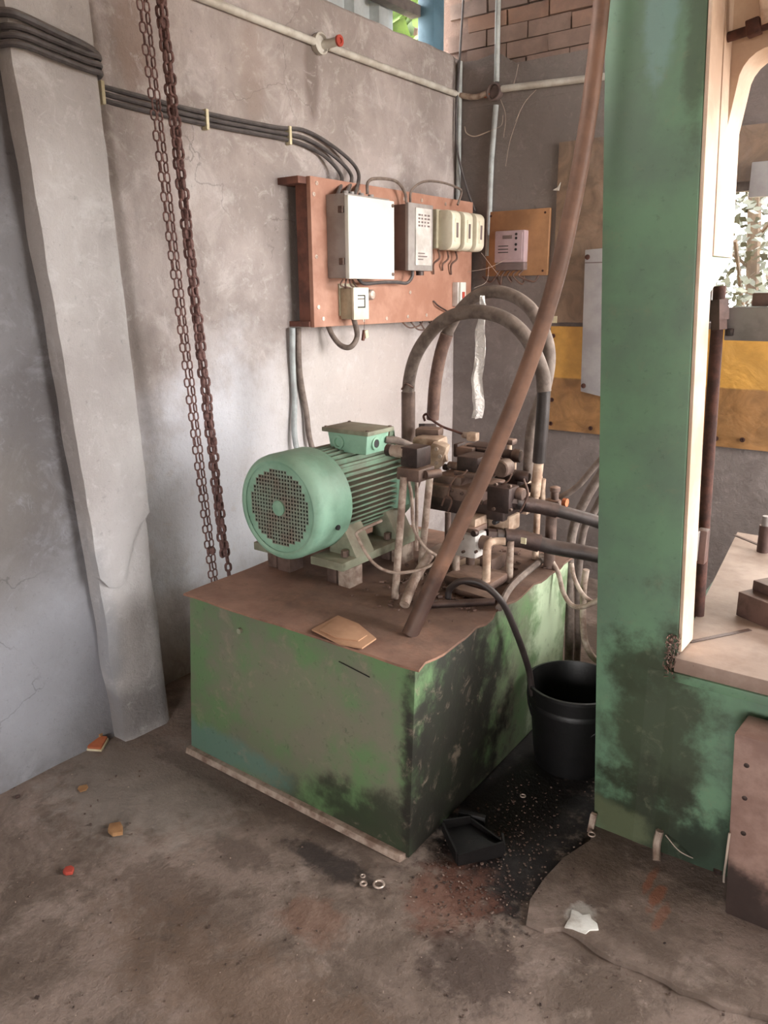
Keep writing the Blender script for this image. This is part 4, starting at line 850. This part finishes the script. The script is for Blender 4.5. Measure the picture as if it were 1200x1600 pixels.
# ------------------------------------------------------------------ press
ps = empty('hydraulic_press', (-.2, 2.3, 0), 'large green hydraulic press frame filling the right side', 'press')
def cx(z): return -.717 - .0535 * z, -.498 - .0475 * z
Yc0, Yc1, YcL = 2.0, 2.29, 2.105
def colblock(z0, z1, y1, name):
    (la, ra), (lb, rb2) = cx(z0), cx(z1)
    return build(MB().hexa([(la, Yc0, z0), (ra, Yc0, z0), (ra, y1, z0), (la, y1, z0), (lb, Yc0, z1), (rb2, Yc0, z1), (rb2, y1, z1), (lb, y1, z1)]), name, m_press, ps, bevel=.004)
colblock(0, 3.2, YcL, 'column')
(la, ra), (lb, rb2) = cx(1.53), cx(3.2)
build(MB().hexa([(la, YcL, 1.53), (ra, YcL, 1.53), (ra, Yc1, 1.62), (la, Yc1, 1.62), (lb, YcL, 3.2), (rb2, YcL, 3.2), (rb2, Yc1, 3.2), (lb, Yc1, 3.2)]), 'column_gusset', m_press, ps)
def slab(dx0, dx1, y0, y1, z0, z1, name, mat, bev=.004):
    a, b = cx(z0)[1], cx(z1)[1]
    return build(MB().hexa([(a + dx0, y0, z0), (a + dx1, y0, z0), (a + dx1, y1, z0), (a + dx0, y1, z0), (b + dx0, y0, z1), (b + dx1, y0, z1), (b + dx1, y1, z1), (b + dx0, y1, z1)]), name, mat, ps, bevel=bev)
slab(.0005, .010, 2.003, YcL, .63, 3.2, 'inner_plate', m_beige, .003)
slab(.0005, .012, YcL + .002, 2.286, 1.63, 3.2, 'guide_plate', m_beige, .004)
slab(-.02, .0, YcL + .004, 2.14, .63, 1.46, 'guide_strip', m_beige, .003)
# top crosshead with filleted inner corner
fp = [(-.61, 1.86), (-.588, 1.86)] + [(-.565 + .07 - .07 * math.cos(a * math.pi / 12), 2.02 + .07 * math.sin(a * math.pi / 12)) for a in range(0, 7)] + [(.7, 2.10), (.7, 3.2), (-.61, 3.2)]
build(MB().prism(fp, 2.17, 2.285, lambda a, b, h: (a, h, b)), 'crosshead', m_beige, ps)
build(MB().cyl(aY(1126, 62, 2.13), aY(1240, 25, 2.13), .011, 10), 'pull_rod', m_rustd, ps)
build(MB().cbox(aY(1178, 43, 2.13), .03, .03, .034, 0, 0, -.2), 'rod_nut', m_rustd, ps, bevel=.004)
build(MB().sweep([aY(1126, 60, 2.14), aY(1127, 82, 2.145)], .006, 8), 'rod_pin', m_rustd, ps)
build(MB().sweep([aY(1193, -20, 2.12), aY(1199, 36, 2.12)], .012, 10), 'hanger_pipe', m_cream, ps)
# lower body and bed
build(MB().hexa([(-.6, 1.9985, 0), (.6, 2.03, 0), (.6, 3.2, 0), (-.66, 3.2, 0), (-.6, 1.9985, .565), (.6, 2.03, .565), (.6, 3.2, .565), (-.66, 3.2, .565)]), 'lower_body', m_press, ps)
build(MB().hexa([(-.548, 1.965, .56), (.6, 1.985, .56), (.6, 2.1, .56), (-.53, 2.1, .56), (-.548, 1.965, .585), (.6, 1.985, .585), (.6, 2.1, .585), (-.53, 2.1, .585)]), 'bed_flange', m_press, ps, bevel=.003)
bdp = build(MB().hexa([(-.525, 1.972, .585), (.6, 1.99, .585), (.6, 3.25, .585), (-.675, 3.25, .585), (-.525, 1.972, .625), (.6, 1.99, .625), (.6, 3.25, .625), (-.675, 3.25, .625)]), 'bed_plate', m_bed, ps, bevel=.003)
for (p0, p1) in (((1078, 1003), (1172, 984)), ((1148, 836), (1190, 853))):
    a, b = aZ(*p0, .626), aZ(*p1, .626); d = (b - a).normalized(); s_ = Vector((-d.y, d.x, 0)) * .007
    build(MB().add([a - s_, b - s_, b + s_, a + s_] + [v + Vector((0, 0, .0012)) for v in (a - s_, b - s_, b + s_, a + s_)], [(3, 2, 1, 0), (4, 5, 6, 7), (0, 1, 5, 4), (1, 2, 6, 5), (2, 3, 7, 6), (3, 0, 4, 7)]), 'slot', m_valved, bdp)
for (x, y) in ((1084, 1028), (1132, 1040), (1160, 1045), (1158, 1004)): 
    v = aY(x, y, 1.974); build(MB().lathe((v.x, 1.974 + .018 * (v.x + .525) / 1.1, min(v.z, .615)), [(.005, .002), (.005, -.001), (.002, -.002)], 10, 'Y'), 'bolt_hole', m_valved, bdp)
# tie rod, bracket, crossbar
tr = aY(1118, 560, 2.3); tr2 = aY(1097, 905, 2.3)
build(MB().sweep([Vector((tr2.x, 2.3, .62)), Vector((tr.x - .008, 2.3, 1.56))], .0165, 14), 'tie_rod', m_rustd, ps)
for (y0, y1, r) in ((448, 468, .014), (468, 480, .026), (480, 500, .028), (500, 515, .022)):
    a, b = aY(1124, y0, 2.3), aY(1124, y1, 2.3); build(MB().cyl(a, b, r, 6), 'rod_nut', m_dieg, ps)
xb = aY(1133, 505, 2.32).x
build(MB().box(xb, .5, 2.32, 2.46, 1.418, 1.505), 'crossbar', m_bar, ps, bevel=.004)
build(MB().cbox(aY(1140, 519, 2.315), .02, .012, .02), 'bar_bolt', m_valved, ps, bevel=.003)
build(MB().cbox(aY(1198, 468, 2.38), .06, .07, .035), 'bar_block', m_dieg, ps, bevel=.005)
build(MB().cbox(aY(1097, 853, 2.17), .028, .035, .095), 'bracket', m_dieg, ps, bevel=.004)
build(MB().cbox(aY(1088, 853, 2.15), .012, .05, .085), 'bracket_plate', m_bar, ps, bevel=.002)
# die block on the bed, post
d = empty('die_block', (-.4, 2.42, .625), 'dark stepped steel die block on the press bed', 'die block')
build(MB().hexa([(-.468, 2.36, .626), (-.355, 2.30, .626), (-.19, 2.5, .626), (-.34, 2.6, .626), (-.468, 2.36, .70), (-.355, 2.30, .70), (-.19, 2.5, .70), (-.34, 2.6, .70)]), 'lower_die', m_dieg, d, bevel=.003)
build(MB().hexa([(-.44, 2.40, .70), (-.33, 2.34, .70), (-.2, 2.5, .70), (-.33, 2.58, .70), (-.44, 2.40, .73), (-.33, 2.34, .73), (-.2, 2.5, .73), (-.33, 2.58, .73)]), 'upper_die', m_dieg, d, bevel=.003)
v = aZ(1192, 862, .625)
d = empty('guide_post', v, 'short stepped steel post standing at the back of the press bed', 'post')
build(MB().cyl(v, v + Vector((0, 0, .10)), .022, 14), 'sleeve', m_dieg, d); build(MB().cyl(v + Vector((0, 0, .10)), v + Vector((0, 0, .135)), .016, 14), 'pin', m_bar, d)
# cover box standing lower right
d = empty('steel_cover', (-.2, 1.87, 0), 'brown bolted steel cover standing in front of the press base', 'cover')
build(MB().hexa([(-.312, 1.865, .013), (.25, 1.88, .013), (.25, 1.99, .013), (-.306, 1.98, .013), (-.342, 1.865, .52), (.25, 1.88, .52), (.25, 1.99, .52), (-.336, 1.98, .52)]), 'shell', m_cover, d, bevel=.006)
for (x, y) in ((1166, 1196), (1163, 1247), (1161, 1302)):
    v = aY(x, y, 1.866); build(MB().lathe((v.x, 1.868, v.z), [(.0075, .002), (.0075, -.002), (.003, -.003)], 10, 'Y'), 'bolt', m_valved, d)
# bits at foot of the press
build(tube([aZ(1026, 1345, .014), aY(1026, 1320, 1.985), aY(1031, 1298, 1.992)], .011, 8), 'wood_peg', m_pipe, label='small pale peg leaning on the foot of the green press', cat='peg')
build(MB().cbox(aY(924, 1292, 1.985), .018, .014, .10, 0, .05, .12), 'wood_peg', m_pipe, label='short pale stick leaning at the left corner of the column', cat='peg', bevel=.003)
build(tube([aY(1040, 1305, 1.99), aY(1062, 1330, 1.97), aZ(1092, 1345, .016)], .0016, 5), 'wire', m_web, label='thin pale wire curving at the foot of the green press', cat='wire')
build(MB().lathe(aZ(1122, 1362, .013), [(.014, 0), (.014, .012), (.007, .013), (.007, .002)], 12), 'nut', m_valved, label='dark nut lying beside the brown cover', cat='nut')
build(tube([aY(1140, 1302, 1.85), aY(1135, 1340, 1.85), aZ(1131, 1378, .014), aZ(1138, 1405, .014)], .003, 6), 'wire', m_web, label='pale wire looping at the left edge of brown cover', cat='wire')
# debris caught beside the bed
dm = MB()
for k in range(170):
    z = random.uniform(.57, .68); x = -.53 - random.uniform(0, .03) - .0475 * 0; y = random.uniform(1.955, 1.998)
    dm.cbox((x + .01, y, z), random.uniform(.001, .003), random.uniform(.001, .003), random.uniform(.002, .012), random.uniform(0, 3), random.uniform(0, 3))
build(dm, 'dirt_clump', m_wire, kind='stuff', label='clump of dirt and fibres caught between column and bed', cat='dirt')
# ------------------------------------------------------------------ bucket
bx, by = -.925, 2.30
bk = empty('bucket', (bx, by, 0), 'black oily bucket standing between the tank and press', 'bucket')
build(MB().lathe((bx, by, 0), [(.112, .004), (.118, .0), (.125, .03), (.143, .22), (.149, .222), (.149, .236), (.146, .24), (.15, .285), (.158, .287), (.158, .297), (.150, .298), (.146, .285), (.136, .2), (.118, .02), (.01, .018)], 40, cap=False), 'shell', m_bucket, bk)
build(MB().lathe((bx, by, .09), [(.127, 0), (.001, .001)], 32, cap=False), 'oil', m_oil, bk)
hp = [Vector((bx - .16 * math.cos(t_) * 1.0, by - .155 * math.sin(t_) * .75, .285 - .15 * math.sin(t_))) for t_ in [math.pi * k / 16 for k in range(17)]]
build(MB().sweep(hp, .004, 8), 'handle', m_bucket, bk)
for s_i in (-1, 1): build(MB().cbox((bx + s_i * .158, by, .275), .014, .03, .035), 'ear', m_bucket, bk, bevel=.003)
# ------------------------------------------------------------------ loose things on the floor
d = empty('plastic_tray', (-.98, 1.72, 0), 'broken black plastic tray on the floor beside the tank corner', 'tray')
poly = [aZ(x, y, .01) for x, y in ((693, 1298), (735, 1288), (783, 1320), (786, 1335), (715, 1350))]
build(MB().prism([(v.x, v.y) for v in poly], .001, .014), 'base', m_blackp, d, bevel=.003)
for i in range(5):
    a, b = poly[i], poly[(i + 1) % 5]; h = (.045, .03, .05, .055, .05)[i]; n_ = Vector((-(b - a).y, (b - a).x, 0)).normalized() * .006
    build(MB().hexa([Vector((p_.x, p_.y, .012)) for p_ in (a, b, b + n_, a + n_)] + [Vector((p_.x, p_.y, h * k_)) for p_, k_ in ((a, 1), (b, .8), (b + n_, .8), (a + n_, 1))]), 'side', m_blackp, d)
build(MB().cbox(aZ(738, 1277, .02), .085, .02, .03, .25), 'plastic_bar', m_blackp, label='black bar lying behind the broken plastic tray', cat='bar', bevel=.004)
def chip(px, py, r, h, mat, name, label, cat, n=6):
    v = aZ(px, py, 0); pol = [(v.x + r * random.uniform(.6, 1.15) * math.cos(6.28 * k / n), v.y + r * random.uniform(.6, 1.15) * math.sin(6.28 * k / n)) for k in range(n)]
    return build(MB().prism(pol, .0005, h), name, mat, label=label, cat=cat, bevel=min(.002, h * .3))
v = aZ(150, 1164, 0)
t_ = empty('tile_chip', v, 'orange tile fragment with pale rim at the foot of the pillar', 'tile fragment')
build(MB().cbox(v + Vector((.012, 0, .012)), .05, .055, .016, .5, .25), 'glaze', m_chipo, t_, bevel=.002)
build(MB().cbox(v + Vector((.012, 0, .006)), .056, .06, .01, .5, .25), 'rim', m_clip, t_, bevel=.002)
build(MB().cbox(v + Vector((-.01, .03, .018)), .02, .035, .034, .3), 'backing', m_chipt, t_, bevel=.003)
chip(182, 1299, .03, .014, m_chipt, 'dry_leaf', 'curled tan leaf on the floor left of the tank', 'leaf')
chip(108, 1363, .016, .012, m_chipr, 'brick_crumb', 'small red crumb on the floor far left', 'crumb')
chip(130, 1233, .022, .003, m_chipt, 'dry_leaf', 'flat pale leaf on the floor nearer the pillar', 'leaf')
chip(28, 1246, .009, .008, m_valved, 'pebble', 'dark pebble by the left wall foot', 'pebble')
v = aZ(906, 1440, .013); pol = [(v.x + r_ * math.cos(a), v.y + r_ * math.sin(a)) for a, r_ in [(k * .42, random.uniform(.022, .05)) for k in range(15)]]
build(MB().prism(pol, .011, .0165), 'lime_lump', m_lime, label='white lime splash on the concrete pad edge', cat='lime', bevel=.002)
def ring(px, py, r, tr_, label, z=.003, tilt=0):
    v = aZ(px, py, 0); pts = [v + Vector((r * math.cos(a), r * math.sin(a), z + .002)) for a in [6.2832 * k / 18 for k in range(18)]]
    build(MB().sweep(pts, tr_, 6, closed=True), 'washer', m_brass, label=label, cat='washer')
ring(592, 1384, .014, .003, 'larger pale washer on the floor before the tank corner')
ring(568, 1383, .008, .003, 'small pale washer left of the larger one before tank')
ring(567, 1371, .006, .002, 'tiny pale ring furthest back of the washers before tank')
ring(817, 1246, .008, .002, 'pale ring on the oily floor before the bucket', .004)
ring(924, 1312, .010, .002, 'pale ring on the floor by the column corner', .016)
gm = MB()
for k in range(900):
    r_ = random.random()
    if r_ < .45: px, py = random.gauss(740, 60), random.gauss(1370, 45)
    elif r_ < .75: px, py = random.gauss(800, 45), random.gauss(1280, 40)
    else: px, py = random.uniform(20, 1180), random.uniform(1200, 1590)
    v = aZ(px, py, 0)
    if v.y > 1.5 and v.x < -1.05 or v.y > 2.6: continue
    s_ = random.uniform(.001, .0032) * (1.6 if random.random() < .06 else 1)
    gm.cbox((v.x, v.y, s_ * .4 + (.012 if v.x > -.75 and v.y > 1.62 else 0)), s_ * 2, s_ * 1.4, s_, random.uniform(0, 6), random.uniform(-.4, .4))
m_grit = M('grit', (112, 92, 82), (52, 40, 36), 60, .9)
build(gm, 'floor_grit', m_grit, kind='stuff', label='scattered grit and chips on the floor', cat='grit', flat=True)
gm = MB()
for k in range(420):
    px, py = random.gauss(700, 60), random.gauss(895, 35); v = aZ(px, py, TZ + .004)
    if not (-1.55 < v.x < -1.12 and 1.8 < v.y < 2.6): continue
    s_ = random.uniform(.003, .009); gm.cbox((v.x, v.y, TZ + .006), s_ * 2, s_, s_ * .8, random.uniform(0, 6), random.uniform(-.6, .6))
build(gm, 'tank_debris', m_wire, kind='stuff', label='crumbly dirt lying among the valves on tank top', cat='dirt', flat=True)
gm = MB()
for k in range(170):
    px, py = (random.uniform(20, 1180), random.uniform(1210, 1590)) if random.random() < .6 else (random.gauss(760, 80), random.gauss(1350, 60))
    v = aZ(px, py, 0)
    if v.y > 1.5 and v.x < -1.05 or v.y > 1.95: continue
    s_ = random.uniform(.0007, .0022); gm.cbox((v.x, v.y, s_ * .4 + (.012 if v.x > -.75 and v.y > 1.62 else 0)), s_ * 2.4, s_ * 1.4, s_, random.uniform(0, 6), random.uniform(-.4, .4))
build(gm, 'pale_specks', m_pipe, kind='stuff', label='tiny pale specks scattered over the floor', cat='grit', flat=True)
